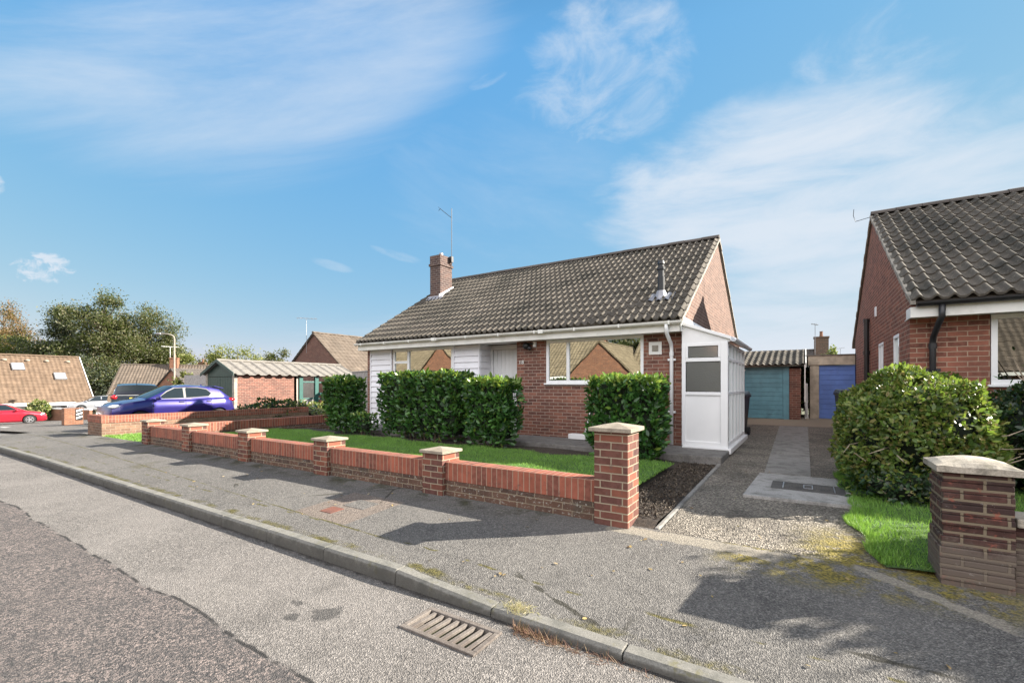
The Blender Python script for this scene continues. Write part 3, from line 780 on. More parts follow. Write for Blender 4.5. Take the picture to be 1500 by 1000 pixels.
# lean-to porch: part of the bungalow
PU0, PU1, PV0, PV1 = -1.98, -1.17, 9.08, 11.85; PB = .2
mb = MB()
fwd_ = .07
P0 = .30
mb.box(PU1-.12, PU1, PV0, PV0+.12, P0, 2.24)                     # corner post
mb.box(PU0+.005, PU0+.075, PV0+.01, PV0+.08, P0, 2.24)
for z0, z1 in ((P0, P0+.09), (1.26, 1.32), (1.89, 1.96), (2.18, 2.24)): mb.box(PU0+.075, PU1-.12, PV0+.01, PV0+.08, z0, z1)
# inner sashes of the front lights
for z0, z1 in ((1.96,2.18),):
    mb.box(PU0+.075, PU0+.12, PV0+.005, PV0+.075, z0, z1); mb.box(PU1-.165, PU1-.12, PV0+.005, PV0+.075, z0, z1)
mb.box(PU1-.07, PU1, PV1-.08, PV1, P0, 2.24)
for z0, z1 in ((P0, P0+.08), (1.27, 1.32), (1.90, 1.96), (2.18, 2.24)): mb.box(PU1-.065, PU1-.005, PV0+.12, PV1-.08, z0, z1)
sv = lin(PV0+.12, PV1-.08, 5)
for v in sv[1:-1]: mb.box(PU1-.07, PU1+.0, v-.028, v+.028, P0+.08, 2.18)
mb.box(PU0, PU1-.07, PV1-.08, PV1, P0, 2.24)
PORCH = build(mb, 'porch', MT['white'], H, bevel=.006)
mb = MB(); mb.box(PU0+.075, PU1-.12, PV0+.035, PV0+.06, P0+.09, 1.26); build(mb, 'panel', MT['white'], PORCH)
mb = MB(); mb.box(PU0+.02, PU1+.06, PV0-.06, PV0+.1, PB, P0); mb.box(PU1-.1, PU1+.06, PV0+.1, PV1+.05, PB, P0); build(mb, 'base', MT['white'], PORCH, bevel=.008)
mb = MB(); mb.box(PU0+.075, PU1-.12, PV0+.04, PV0+.052, 1.32, 1.89); build(mb, 'pane', MT['glass_frost'], PORCH)
for (a, b2, c, d) in ((PU0+.075, PU1-.12, 1.32, 1.89), (PU0+.12, PU1-.165, 1.96, 2.18)):
    mb = MB(); e = .008
    mb.box(a, b2, PV0+.030, PV0+.038, c, c+e); mb.box(a, b2, PV0+.030, PV0+.038, d-e, d); mb.box(a, a+e, PV0+.030, PV0+.038, c+e, d-e); mb.box(b2-e, b2, PV0+.030, PV0+.038, c+e, d-e)
    build(mb, 'seal', MT['black'], PORCH)
mb = MB(); mb.box(PU0+.12, PU1-.165, PV0+.04, PV0+.052, 1.96, 2.18); build(mb, 'pane', MT['glass_frost'], PORCH)
for i in range(5):
    for z0, z1, g in ((P0+.08,1.27,'glass_side'),(1.32,1.90,'glass_side'),(1.96,2.18,'glass_side')):
        mb = MB(); mb.box(PU1-.04, PU1-.03, sv[i]+.0, sv[i+1]-.0, z0, z1); build(mb, 'pane', MT[g], PORCH)
mb = MB()
mb.prism([(PU0+.005, PV0+.02, 2.24), (PU1+.04, PV0+.02, 2.24), (PU1+.04, PV0+.02, 2.30), (PU0+.005, PV0+.02, 2.60)], (0,.04,0))
mb.hexa([(PU0+.005,PV0-.03,2.595),(PU1+.06,PV0-.03,2.275),(PU1+.06,PV1+.05,2.275),(PU0+.005,PV1+.05,2.595),(PU0+.005,PV0-.03,2.655),(PU1+.06,PV0-.03,2.335),(PU1+.06,PV1+.05,2.335),(PU0+.005,PV1+.05,2.655)])
for v in lin(PV0, PV1, 4)[1:-1]: mb.hexa([(PU0+.005,v-.025,2.656),(PU1+.06,v-.025,2.336),(PU1+.06,v+.025,2.336),(PU0+.005,v+.025,2.656),(PU0+.005,v-.02,2.685),(PU1+.06,v-.02,2.365),(PU1+.06,v+.02,2.365),(PU0+.005,v+.02,2.685)])
mb.hexa([(PU0+.004,PV0+.1,2.66),(PU0+.06,PV0+.1,2.66),(PU0+.06,PV1,2.66),(PU0+.004,PV1,2.66),(PU0+.004,PV0+.1,2.78),(PU0+.012,PV0+.1,2.78),(PU0+.012,PV1,2.78),(PU0+.004,PV1,2.78)])
build(mb, 'porch_roof', MT['white'], PORCH, bevel=.006)
gm = MB(); vs_ = []
gutter(gm, PV0-.06, PV1+.08, 0, 0, .055)
gm.v = [(PU1+.10 + y, x, 2.29 + z) for x, y, z in gm.v]
build(gm, 'porch_gutter', MT['white'], PORCH)
mb = MB(); mb.box(UR+.003, UR+.05, 15.2, 15.35, 2.75, 2.95); build(mb, 'wall_vent', MT['black'], H)

# ------------------------------------------------------------------ right bungalow
RB = thing('bungalow', (6, 13.3, .2), 'brown brick bungalow behind the round bush, with black gutter and lichened roof tiles', 'house')
RU0 = 1.38; RU1 = 11; rv = 13.87; rz = 5.5
SLR = (rz-EZ)/(rv-EV)
def roofr(v): return EZ + SLR*(min(v, 2*rv-v)-EV)
mb = MB()
slab(mb, (RU0, WV), (1.62, WV), .05, 2.5, .25); slab(mb, (1.62, WV-.03), (RU1, WV-.03), .05, 2.5, .25, [(.64, 2.6, 1.44, 2.495)])
slab(mb, (RU0, 18.3), (RU0, WV+.25), .05, 2.5, .25, [(18.3-12.85, 18.3-12.1, 1.2, 2.35), (18.3-10.85, 18.3-10.25, 1.2, 2.35)])
mb.box(RU0, RU1, 18.05, 18.3, .05, 2.5)
trr = [(9.3,2.5),(18.3,2.5),(18.3,roofr(18.3)-.05),(rv,rz-.05),(9.3,roofr(9.3)-.05)]
for u in (RU0, RU1-.25): mb.prism([(u, v, z) for v, z in trr], (.25,0,0))
build(mb, 'wall', MT['brick_right'], RB)
rm = MB(); slr = math.hypot(rv-EV, rz-EZ)
VL = RU0-.04
tiles(rm, (VL, EV, EZ), (1,0,0), Vector((0,rv-EV,rz-EZ)), 6.6, slr, per=.19, amp=.062, seg=10, wander=.007, th=.032)
rm.prism([(VL+.01, EV+.03, EZ-.01), (VL+.01, rv, rz-.01), (VL+.01, 2*rv-EV-.03, EZ-.01), (VL+.01, 2*rv-EV-.03, EZ-.06), (VL+.01, rv, rz-.08), (VL+.01, EV+.03, EZ-.06)], (RU1-VL+.05, 0, 0))
RR = build(rm, 'roof', MT['tile'], RB, smooth=True)
rd = MB(); ridge_tiles(rd, (VL, rv, rz+.06), (RU1, rv, rz+.06)); build(rd, 'ridge', MT['tile_dark'], RR)
vm = MB()
for s in (0,1):
    n = 30
    for i in range(n):
        a, b2 = i/n, (i+1)/n; v0 = EV+(rv-EV)*a; v1 = EV+(rv-EV)*b2
        if s: v0, v1 = 2*rv-v1, 2*rv-v0
        j = random.uniform(-.008,.008); z0, z1 = roofr(v0)-.02, roofr(v1)-.02; x0, x1 = VL-.015, VL+.05
        vm.hexa([(x0+j,v0,z0-.03),(x1+j,v0,z0-.03),(x1+j,v1,z1-.03),(x0+j,v1,z1-.03),(x0+j,v0,z0+.04),(x1+j,v0,z0+.04),(x1+j,v1,z1+.04),(x0+j,v1,z1+.04)])
build(vm, 'verge', MT['mortar'], RR)
mb = MB(); mb.box(VL+.02, 6.5, EV+.05, EV+.075, 2.46, 2.62); mb.box(VL, VL+.02, EV+.05, WV+.03, 2.46, 2.62); mb.box(VL+.02, 6.5, EV+.08, WV+.3, 2.475, 2.49)
build(mb, 'fascia', MT['offwhite'], RB, bevel=.004)
gm = MB(); gutter(gm, VL+.06, 6.6, EV-.015, 2.675, .065); build(gm, 'gutter', MT['black'], RB)
dm = MB(); dp = 1.66
dm.tube([(dp+.02,EV-.015,2.62),(dp+.02,EV-.015,2.45),(dp,EV+.03,2.38),(dp-.03,WV-.14,2.18),(dp-.03,WV-.09,2.1),(dp-.03,WV-.09,2.0),(dp-.03,WV-.09,.2)], .04, 12)
DP = build(dm, 'downpipe', MT['black'], RB, smooth=True)
build(MB().box(dp-.12, dp+.06, WV-.095, WV-.031, 1.66, 1.70), 'bracket', MT['black'], DP); build(MB().tube([(dp-.03,WV-.09,2.0),(dp-.03,WV-.09,2.08)], .05, 12), 'collar', MT['black'], DP)
window(RB, 2.27, 4.2, 1.46, 2.47, WV-.03, fw=.07, glass='glass_dark', set_in=0)
window(RB, 12.1, 12.85, 1.2, 2.35, RU0, facing=-1, axis='v', fw=.06, bars=(12.47,), set_in=.0)
window(RB, 10.25, 10.85, 1.2, 2.35, RU0, facing=-1, axis='v', fw=.06, set_in=.0)
mb = MB(); mb.tube([(RU0-.07,14.4,.2),(RU0-.07,14.4,3.1)], .055, 14); mb.tube([(RU0-.07,14.4,2.2),(RU0-.07,14.4,2.3)], .07, 14); mb.tube([(RU0-.07,14.4,3.02),(RU0-.07,14.4,3.1)], .066, 14)
build(mb, 'soil_pipe', MT['black'], RB, smooth=False)
mb = MB(); mb.box(RU0-.03, RU0-.002, 13.1, 13.25, 3.0, 3.22); build(mb, 'wall_vent', MT['white'], RB, bevel=.005)
mb = MB(); mb.box(RU0-.03, RU0-.002, 11.3, 11.5, 1.5, 1.7); build(mb, 'air_brick', MT['dark_in'], RB, bevel=.005)
mb = MB(); mb.tube([(VL-.02,rv-.1,rz-.05),(VL-.3,rv-.1,rz-.1),(VL-.34,rv-.1,rz+.05),(VL-.33,rv-.1,rz+.2)], .007, 6); build(mb, 'cable_bracket', MT['black'], RB)
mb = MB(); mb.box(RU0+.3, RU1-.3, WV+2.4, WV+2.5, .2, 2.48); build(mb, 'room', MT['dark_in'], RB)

# ------------------------------------------------------------------ front garden wall
GW = thing('garden_wall', (-7, 4.35, .08), 'long low red brick garden wall with capped piers and a tall end pier in front of the lawn', 'garden wall')
PIE = [-12.95, -10.88, -8.62, -6.36, -4.08]; PW = .33; GV = 4.25
TU = -1.75
base = MB(); sol = MB(); g0 = .0
edges = [(PIE[i]+PW, (PIE+[TU])[i+1]) for i in range(len(PIE))]
for a, b2 in edges:
    base.box(a, b2, GV+.06, GV+.275, g0-.1, .275); sol.box(a, b2, GV+.055, GV+.28, .276, .50)
RW = -12.78
base.box(RW-.11, RW+.11, GV+PW, 9.25, -.1, .275); sol.box(RW-.115, RW+.115, GV+PW, 9.25, .276, .50)
build(base, 'wall_base', MT['brick_base'], GW, bevel=.004); build(sol, 'soldier_course', MT['soldier'], GW, bevel=.006)
def capstone(mb, u0, u1, v0, v1, z, rise=.05, lip=.035, e=.03):
    a = [(u0-e,v0-e),(u1+e,v0-e),(u1+e,v1+e),(u0-e,v1+e)]; c = ((u0+u1)/2, (v0+v1)/2, z+lip+rise)
    vs = [(x,y,z) for x,y in a] + [(x,y,z+lip) for x,y in a] + [c]
    mb.add(vs, [(0,3,2,1),(0,1,5,4),(1,2,6,5),(2,3,7,6),(3,0,4,7),(4,5,8),(5,6,8),(6,7,8),(7,4,8)])
for p in PIE:
    mb = MB(); mb.box(p, p+PW, GV, GV+PW, -.1, .60); po = build(mb, 'pier', MT['brick_wall'], GW, bevel=.004)
    cm = MB(); capstone(cm, p, p+PW, GV, GV+PW, .601, .035); build(cm, 'cap', MT['cap'], po, bevel=.004)
mb = MB(); mb.box(TU, TU+.34, GV-.02, GV+.32, -.1, 1.0); po = build(mb, 'pier', MT['brick_wall'], GW, bevel=.004)
cm = MB(); capstone(cm, TU, TU+.34, GV-.02, GV+.32, 1.001, .045, .038, .045); build(cm, 'cap', MT['cap'], po, bevel=.004)

# right boundary wall
BW = thing('boundary_wall', (2, 4.4, .05), 'worn dark brick boundary wall whose pier has a domed stone cap, beside the drive mouth', 'garden wall')
mb = MB()
# weathered pier: rows of slightly displaced courses
z = -.1; q = 0
while z < .86:
    j = [random.uniform(-.006,.006) for _ in range(4)]; t = min(z+.0745, .86)
    mb.box(.80+j[0]-.01*(z<.3), 1.155+j[1], GV+j[2]-.012*(z<.3), GV+.35+j[3], z, t); z = t
po = build(mb, 'pier', MT['brick_dark'], BW, bevel=.008)
cm = MB(); n = 10; u0, u1, v0, v1 = .765, 1.19, GV-.04, GV+.39
V = []; F = []
def capz(a, b2): return .905 + .055*max(0, math.sin(math.pi*a)*math.sin(math.pi*b2))**.7 + .004*noise.noise((a*5,b2*5,0))
for j in range(n+1):
    for i in range(n+1):
        a, b2 = i/n, j/n; V.append((u0+(u1-u0)*a, v0+(v1-v0)*b2, capz(a,b2)))
for j in range(n):
    for i in range(n): a = j*(n+1)+i; F.append((a,a+1,a+n+2,a+n+1))
cm.add(V, F); cm.box(u0, u1, v0, v1, .862, .9045)
build(cm, 'cap', MT['cap_old'], po, bevel=.003)
mb = MB()
z = -.1
while z < .52:
    t = min(z+.0745, .52); j = random.uniform(-.005,.005); mb.box(1.17, 6.5, GV+.07+j, GV+.29+j, z, t); z = t
build(mb, 'wall_base', MT['brick_dark'], BW, bevel=.006)
mb = MB()
for i in range(11): mb.box(1.172+i*.5, 1.664+i*.5, GV+.04, GV+.32, .521, .58)
build(mb, 'coping', MT['cap_old'], BW, bevel=.01)

# ------------------------------------------------------------------ street ironwork
DG = thing('drain_grate', (-1.9, 2.23, -.1), 'rusty slotted iron drain grate in the road beside the kerb', 'drain')
g = GR; zt = -.098
mb = MB(); w = .035
mb.box(g[0], g[1], g[2], g[2]+w, zt-.08, zt+.006); mb.box(g[0], g[1], g[3]-w, g[3], zt-.08, zt+.006); mb.box(g[0], g[0]+w, g[2]+w, g[3]-w, zt-.08, zt+.006); mb.box(g[1]-w, g[1], g[2]+w, g[3]-w, zt-.08, zt+.006)
build(mb, 'frame', MT['iron'], DG, bevel=.004)
nb = 8; sp = (g[1]-g[0]-2*w)/(nb+.0)
for i in range(nb):
    x0 = g[0]+w+i*sp+.018; x1 = x0+sp-.036
    mb = MB(); mb.hexa([(x0-.008,g[2]+w,zt-.022),(x1-.008,g[2]+w,zt-.022),(x1+.008,g[3]-w,zt-.022),(x0+.008,g[3]-w,zt-.022),(x0-.008,g[2]+w,zt-.001),(x1-.008,g[2]+w,zt-.001),(x1+.008,g[3]-w,zt-.001),(x0+.008,g[3]-w,zt-.001)])
    build(mb, 'bar', MT['iron'], DG, bevel=.004)
mb = MB(); mb.box(g[0]-.01, g[1]+.01, g[2]-.01, g[3]+.01, -.5, -.45)
for a in ((g[0]-.02,g[0]-.001,g[2],g[3]),(g[1]+.001,g[1]+.02,g[2],g[3]),(g[0],g[1],g[2]-.02,g[2]-.001),(g[0],g[1],g[3]+.001,g[3]+.02)): mb.box(*a, -.46, -.125)
build(mb, 'pit', MT['black'], DG)
mb = MB(); zc = fz(-4.35, 3.1)
def flat(mb, u0, u1, v0, v1, zf, h): 
    mb.hexa([(u,v,zf(u,v)-.02) for u,v in ((u0,v0),(u1,v0),(u1,v1),(u0,v1))]+[(u,v,zf(u,v)+h) for u,v in ((u0,v0),(u1,v0),(u1,v1),(u0,v1))])
flat(mb, -4.62, -4.42, 3.16, 3.34, fz, .005)
tag(build(mb, 'stopcock_cover', MT['rust'], bevel=.002), 'small rust red square cover in the buff footway patch', 'cover')
mb = MB(); flat(mb, -4.55, -4.2, 3.42, 3.66, fz, .004)
tag(build(mb, 'access_cover', MT['foot'], bevel=.002), 'grey square inspection cover beside the small rust red cover', 'cover')
MC = thing('manhole_cover', (0, 7.0, dz(6.9)), 'dark double manhole cover with bright edges set in the concrete apron on the drive', 'cover')
zc = dz(6.9)+.024
mb = MB(); mb.box(-.36, .42, 6.62, 7.12, zc-.02, zc+.003); build(mb, 'surround', MT['cover'], MC)
for (a, b2) in ((-.22, .03), (.04, .30)):
    mb = MB(); mb.box(a, b2, 6.68, 7.06, zc-.01, zc+.008)
    for i in range(7):
        for j in range(9): mb.box(a+.02+i*.031, a+.036+i*.031, 6.70+j*.039, 6.716+j*.039, zc+.0081, zc+.011)
    build(mb, 'plate', MT['cover'], MC)
for x in (-.235, .305): build(MB().box(x, x+.012, 6.68, 7.06, zc, zc+.012), 'edge_strip', MT['steel'], MC)
mb = MB()
for y in (6.75, 6.97): mb.box(-.01, .09, y, y+.012, zc+.0085, zc+.015)
for x in (-.01, .08): mb.box(x, x+.01, 6.762, 6.97, zc+.0085, zc+.015)
build(mb, 'lifting_plate', MT['steel'], MC)
GH = thing('drain_hood', (-4.1, 9.1, .27), 'low white plastic drain hopper with a thin slanting waste pipe at the wall foot', 'drain')
mb = MB(); mb.box(-4.32, -3.92, 8.98, 9.2, .28, .39); build(mb, 'hopper', MT['white'], GH, bevel=.012)
mb = MB(); mb.tube([(-4.02,9.2,.39),(-3.93,9.22,.75),(-3.9,9.26,.95),(-3.9,9.31,.97)], .02, 8); build(mb, 'pipe', MT['white'], GH, smooth=True)
SUN_E = 4.6; SKY_S = .10; EXPO = 1.95; CLOUD = (.76,.83,.92); SKY_FILL = (2.9,2.84,2.9)

# ------------------------------------------------------------------ foliage
def nrm(a): return a/np.maximum(1e-9, np.linalg.norm(a, axis=1, keepdims=True))
def leaf_arrays(P, A, Nn, Ln, wr=.42, fold=.12):
    A = nrm(A); S = nrm(np.cross(A, Nn)); Nn = nrm(np.cross(S, A)); L = Ln[:,None]; w = L*wr
    base = P; tip = P + A*L
    l1 = P + A*L*.32 + S*w*.5 + Nn*w*fold; l2 = P + A*L*.72 + S*w*.42 + Nn*w*fold
    r1 = P + A*L*.32 - S*w*.5 + Nn*w*fold; r2 = P + A*L*.72 - S*w*.42 + Nn*w*fold
    V = np.stack([base, r1, r2, tip, l2, l1], 1).reshape(-1,3); n = len(P)
    q = np.arange(n)[:,None]*6
    F = np.concatenate([q+np.array([0,1,2,3]), q+np.array([0,3,4,5])], 1).reshape(-1)
    return V, F, 4
def tri_arrays(P, A, S, Ln, w):
    V = np.stack([P - S*w[:,None]*.5, P + S*w[:,None]*.5, P + A*Ln[:,None]], 1).reshape(-1,3)
    return V, np.arange(len(V)), 3
def mesh_np(name, V, F, k, mat, parent=None, org=None, mats=None, midx=None):
    if org is None:
        lo, hi = V.min(0), V.max(0); org = ((lo[0]+hi[0])/2, (lo[1]+hi[1])/2, lo[2])
    me = bpy.data.meshes.new(name); V = V - np.array(org)
    me.vertices.add(len(V)); me.vertices.foreach_set('co', V.astype(np.float32).ravel())
    me.loops.add(len(F)); me.loops.foreach_set('vertex_index', F.astype(np.int32))
    np_ = len(F)//k; me.polygons.add(np_); me.polygons.foreach_set('loop_start', np.arange(np_, dtype=np.int32)*k)
    try: me.polygons.foreach_set('loop_total', np.full(np_, k, dtype=np.int32))
    except Exception: pass
    for m in (mats or [mat]): me.materials.append(m)
    if midx is not None: me.polygons.foreach_set('material_index', midx.astype(np.int32))
    me.update(calc_edges=True); me.validate()
    return link_mesh(name, me, parent, org)
def rnd_dirs(n): return nrm(RNG.normal(size=(n,3)))
def nz3(P, s):      # cheap lumpy noise
    return np.array([noise.noise(Vector(p)*s) for p in P])

def hedge(label, u0, u1, v0, v1, z0, z1, n, group=None, new=.12, name='hedge', size=(.085,.145), under=.25, mats=('laurel','laurel_new'), nm=120):
    t = thing(name, ((u0+u1)/2, (v0+v1)/2, z0-.05), label, 'hedge', group)
    dims = np.array([u1-u0, v1-v0, z1-z0]); c = np.array([(u0+u1)/2, (v0+v1)/2, (z0+z1)/2])
    ar = np.array([dims[1]*dims[2], dims[1]*dims[2], dims[0]*dims[2], dims[0]*dims[2]*.6, dims[0]*dims[1]*1.2]); ar /= ar.sum()
    f = RNG.choice(5, n, p=ar); P = RNG.uniform(-.5,.5,(n,3)); Nn = np.zeros((n,3))
    for i,(ax,s) in enumerate(((0,-1),(0,1),(1,-1),(1,1),(2,1))):
        k = f == i; P[k,ax] = .5*s; Nn[k,ax] = s
    P = P*dims
    # rounded edges, bumpy faces, sparse and narrow at the bottom
    hz = (P[:,2]/dims[2]+.5)
    sh = 1 - .16*np.clip((.28-hz)/.28, 0, 1)
    P[:,0] *= sh; P[:,1] *= sh
    b = nz3(P + c, 2.4)*.05 + nz3(P + c, 6)*.035
    P += Nn*b[:,None]
    P -= Nn*RNG.exponential(.055, n)[:,None]; P += Nn*np.where(RNG.random(n) < .06, RNG.uniform(0,.07,n), 0)[:,None]
    edge = (np.abs(P[:,:2])/dims[:2]).max(1)
    P[:,2] -= np.where(f == 4, .11*np.clip((edge-.36)/.14, 0, 1)**2, 0)
    seam = ((P[:,0] + c[0] + .12*np.sin(P[:,2]*3)) % .86) - .43
    P -= Nn*(.13*np.exp(-(seam/.055)**2)*(f >= 2))[:,None]
    hole = nz3(P + c + 7, 3.3); keep = (RNG.random(n) < np.clip(hz*3.2+.15, 0, 1)) & (RNG.random(n) < np.clip(1.0 - (hole-.22)*4, .25, 1)); P = P[keep]; Nn = Nn[keep]; f = f[keep]; hz = hz[keep]; n = len(P)
    A = Nn*.55 + rnd_dirs(n)*.7 + np.array([0,0,.5]); LN = Nn + rnd_dirs(n)*.55 + np.array([0,0,.35])
    V, F, k4 = leaf_arrays(P + c, A, LN, RNG.uniform(size[0], size[1], n))
    midx = np.repeat(((hz > .93) & (RNG.random(n) < new*4)) | (RNG.random(n) < new*.12), 2).astype(int)
    mesh_np('foliage', V, F, 4, None, t, mats=[MT[mats[0]], MT[mats[1]]], midx=midx)
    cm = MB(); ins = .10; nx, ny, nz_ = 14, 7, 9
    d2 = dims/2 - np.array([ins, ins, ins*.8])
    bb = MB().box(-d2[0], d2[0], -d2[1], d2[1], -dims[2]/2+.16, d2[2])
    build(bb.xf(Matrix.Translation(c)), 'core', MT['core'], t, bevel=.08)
    for i in range(max(3, int(dims[0]*5))):
        sm = MB()
        x = random.uniform(u0+.2, u1-.2); y = random.uniform(v0+.2, v1-.2)
        sm.tube([(x,y,z0-.08),(x+random.uniform(-.05,.05),y+random.uniform(-.05,.05),z0+.25),(x+random.uniform(-.15,.15),y+random.uniform(-.1,.1),z0+.55)], [.016,.013,.008], 6)
        build(sm, 'stem', MT['twig'], t)
    return t
G = 'clipped laurel hedges in front of the bungalow'
hedge('clipped laurel hedge nearest the grey fence, at the left end of the bungalow', -10.75, -9.86, 7.5, 8.1, .2, 1.6, 3800, G)
hedge('low leafy laurel shoot at the right foot of the hedge by the grey fence', -9.75, -9.1, 7.5, 7.9, .15, .72, 560, G, size=(.07,.11))
hedge('longest clipped laurel hedge, in front of the white weatherboarding', -8.62, -6.2, 7.5, 8.1, .2, 1.70, 6600, G)
hedge('clipped laurel hedge with a pale leafy top, below the white front door', -5.8, -4.88, 7.25, 7.95, .2, 1.54, 3600, G, new=.2)
hedge('clipped laurel hedge under the vent, right behind the tall garden pier', -3.2, -2.02, 7.45, 8.15, .14, 1.56, 4600, G, new=.16)

def dome_bush(label, c, r, n, mats, size=(.035,.07), lump=.12, name='bush', hang=0, mixw=.25, coref=.8, twigs=0, flat=1.0):
    t = thing(name, (c[0], c[1], c[2]-r[2]), label, 'bush')
    n = int(n*1.3)
    d = rnd_dirs(int(n*1.4)); d = d[d[:,2] > -.75]; hole = nz3(d + 3, 3.1); d = d[RNG.random(len(d)) < np.clip(1.0 - (hole-.18)*4, .2, 1)][:n]; n = len(d)
    C = np.array(c); RR_ = np.array(r)
    b = nz3(d, 2.3)*lump*1.3 + nz3(d, 5.5)*lump*.7 + nz3(d, 12)*lump*.35
    rad = 1 + b - RNG.exponential(.045, n)
    dd = np.sign(d)*np.abs(d)**flat; dd = dd/np.maximum(1e-6, (np.abs(dd)**2.4).sum(1)**(1/2.4))[:,None]
    P = C + dd*RR_*rad[:,None]
    A = d*.5 + rnd_dirs(n)*.8 + np.array([0,0,.25]); LN = d*.8 + rnd_dirs(n)*.6 + np.array([0,0,.5])
    V, F, k4 = leaf_arrays(P, A, LN, RNG.uniform(size[0], size[1], n), wr=.5)
    midx = np.repeat(RNG.random(n) < mixw, 2).astype(int)
    mesh_np('foliage', V, F, 4, None, t, mats=[MT[m] for m in mats], midx=midx)
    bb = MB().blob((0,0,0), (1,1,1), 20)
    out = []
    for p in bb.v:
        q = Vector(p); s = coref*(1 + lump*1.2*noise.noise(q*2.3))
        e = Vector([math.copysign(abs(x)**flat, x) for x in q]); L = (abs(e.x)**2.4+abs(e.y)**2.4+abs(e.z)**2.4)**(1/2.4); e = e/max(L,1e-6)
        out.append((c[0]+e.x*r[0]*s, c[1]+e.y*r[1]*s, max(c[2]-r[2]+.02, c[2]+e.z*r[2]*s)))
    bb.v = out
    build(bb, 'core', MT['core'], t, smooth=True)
    if twigs:
        for i in range(twigs):
            sm = MB()
            a = random.uniform(-2.6, -.2); el = random.uniform(-.55, .1)
            dv_ = Vector((math.cos(a)*math.cos(el), math.sin(a)*math.cos(el), math.sin(el)))
            p0 = Vector(c) + Vector((dv_.x*r[0], dv_.y*r[1], dv_.z*r[2]))*.75
            q = Vector((random.uniform(-.3,.3), random.uniform(-.3,.3), random.uniform(-.25,.25)))
            p1 = Vector(c) + Vector((dv_.x*r[0], dv_.y*r[1], dv_.z*r[2]))*1.0 + q*.5; p2 = p1 + q*.5 + dv_*.05
            sm.tube([p0, p0.lerp(p1,.5)+q*.15, p1, p2], [.009,.008,.006,.003], 5)
            build(sm, 'branch', MT['pale_twig'], t)
    return t
dome_bush('big rounded bush of small leaves with a sunlit yellow top, beside the drive', (1.12,7.5,.78), (.74,1.0,.82), 17000, ('bush','laurel_new'), lump=.13, mixw=.10, twigs=16, size=(.03,.08), flat=.9)
dome_bush('dark untidy shrub under the neighbour\'s front window, beside the rounded bush', (2.75,8.2,.72), (1.05,.8,.72), 7000, ('bush_dark','bush'), lump=.25, mixw=.08, twigs=10, size=(.05,.10), name='shrub')
dome_bush('low trailing shrub with bare twigs at the foot of the rounded bush', (1.0,6.75,.30), (.50,.35,.26), 1800, ('bush_dark','bush'), lump=.3, mixw=.2, twigs=10, name='shrub', coref=.7)
# dead climber stems in front of the neighbour's window
t = thing('climber', (2.5,9.0,.2), 'pale dead climber stem rising in front of the neighbour\'s window', 'plant')
mb = MB(); mb.tube([(2.55,8.9,.6),(2.5,8.95,1.2),(2.53,9.05,1.55),(2.42,9.0,1.82),(2.36,9.0,1.84)], [.012,.011,.009,.006,.003], 6); build(mb, 'stem', MT['pale_twig'], t); mb = MB(); mb.tube([(2.52,9.0,1.5),(2.42,9.02,1.66),(2.33,9.0,1.7)], [.008,.006,.003], 5)
build(mb, 'stem', MT['pale_twig'], t)
P = np.array([[2.5,8.95,.9]]) + RNG.normal(size=(160,3))*np.array([.22,.1,.35]); A = rnd_dirs(160)
V, F, k4 = leaf_arrays(P, A, rnd_dirs(160)+np.array([0,-.5,.6]), RNG.uniform(.06,.11,160)); mesh_np('foliage', V, F, 4, MT['laurel'], t)

# grass
def grass(name, pts, h, w, mat, lean=.35):
    n = len(pts); A = nrm(np.concatenate([RNG.normal(size=(n,2))*lean, np.ones((n,1))], 1))
    th = RNG.uniform(0, 6.28, n); S = np.stack([np.cos(th), np.sin(th), 0*th], 1)
    V, F, k3 = tri_arrays(pts, A, S, RNG.uniform(h*.5, h, n), np.full(n, w))
    return kind(mesh_np(name, V, F, 3, MT[mat], org=O0), 'stuff')
n = 110000
U = RNG.uniform(-12.6, -1.72, n); Vv = 4.5 + RNG.random(n)*3.05
k = Vv < np.array([lawn_edge(u) for u in U]) + RNG.normal(size=n)*.05; U, Vv = U[k], Vv[k]
o = grass('lawn_grass', np.stack([U, Vv, np.full(len(U), LZ+.012)], 1), .045, .007, 'grass'); tag(o, 'short green grass of the front lawn behind the low wall', 'grass')
n = 42000
Vv = RNG.uniform(4.38, 9.1, n); U = np.array([redge(v) for v in Vv]) + RNG.random(n)**1.5*3.2 - .02
k = ~((U > .78) & (U < 1.18) & (Vv < 4.62)) & ~((U > 1.15) & (Vv < 4.56)); U, Vv = U[k], Vv[k]
o = grass('verge_grass', np.stack([U, Vv, np.array([dz(v) for v in Vv])+.015], 1), .085, .008, 'grass', .5); tag(o, 'bright green grass between the drive and the worn brick pier', 'grass')
n = 9000
U = RNG.uniform(-16.05, -13.25, n); Vv = RNG.uniform(4.38, 8, n)
o = grass('strip_grass', np.stack([U, Vv, np.array([zg(u) for u in U])+.08], 1), .07, .014, 'grass', .5); tag(o, 'strip of grass between the two low brick walls', 'grass')
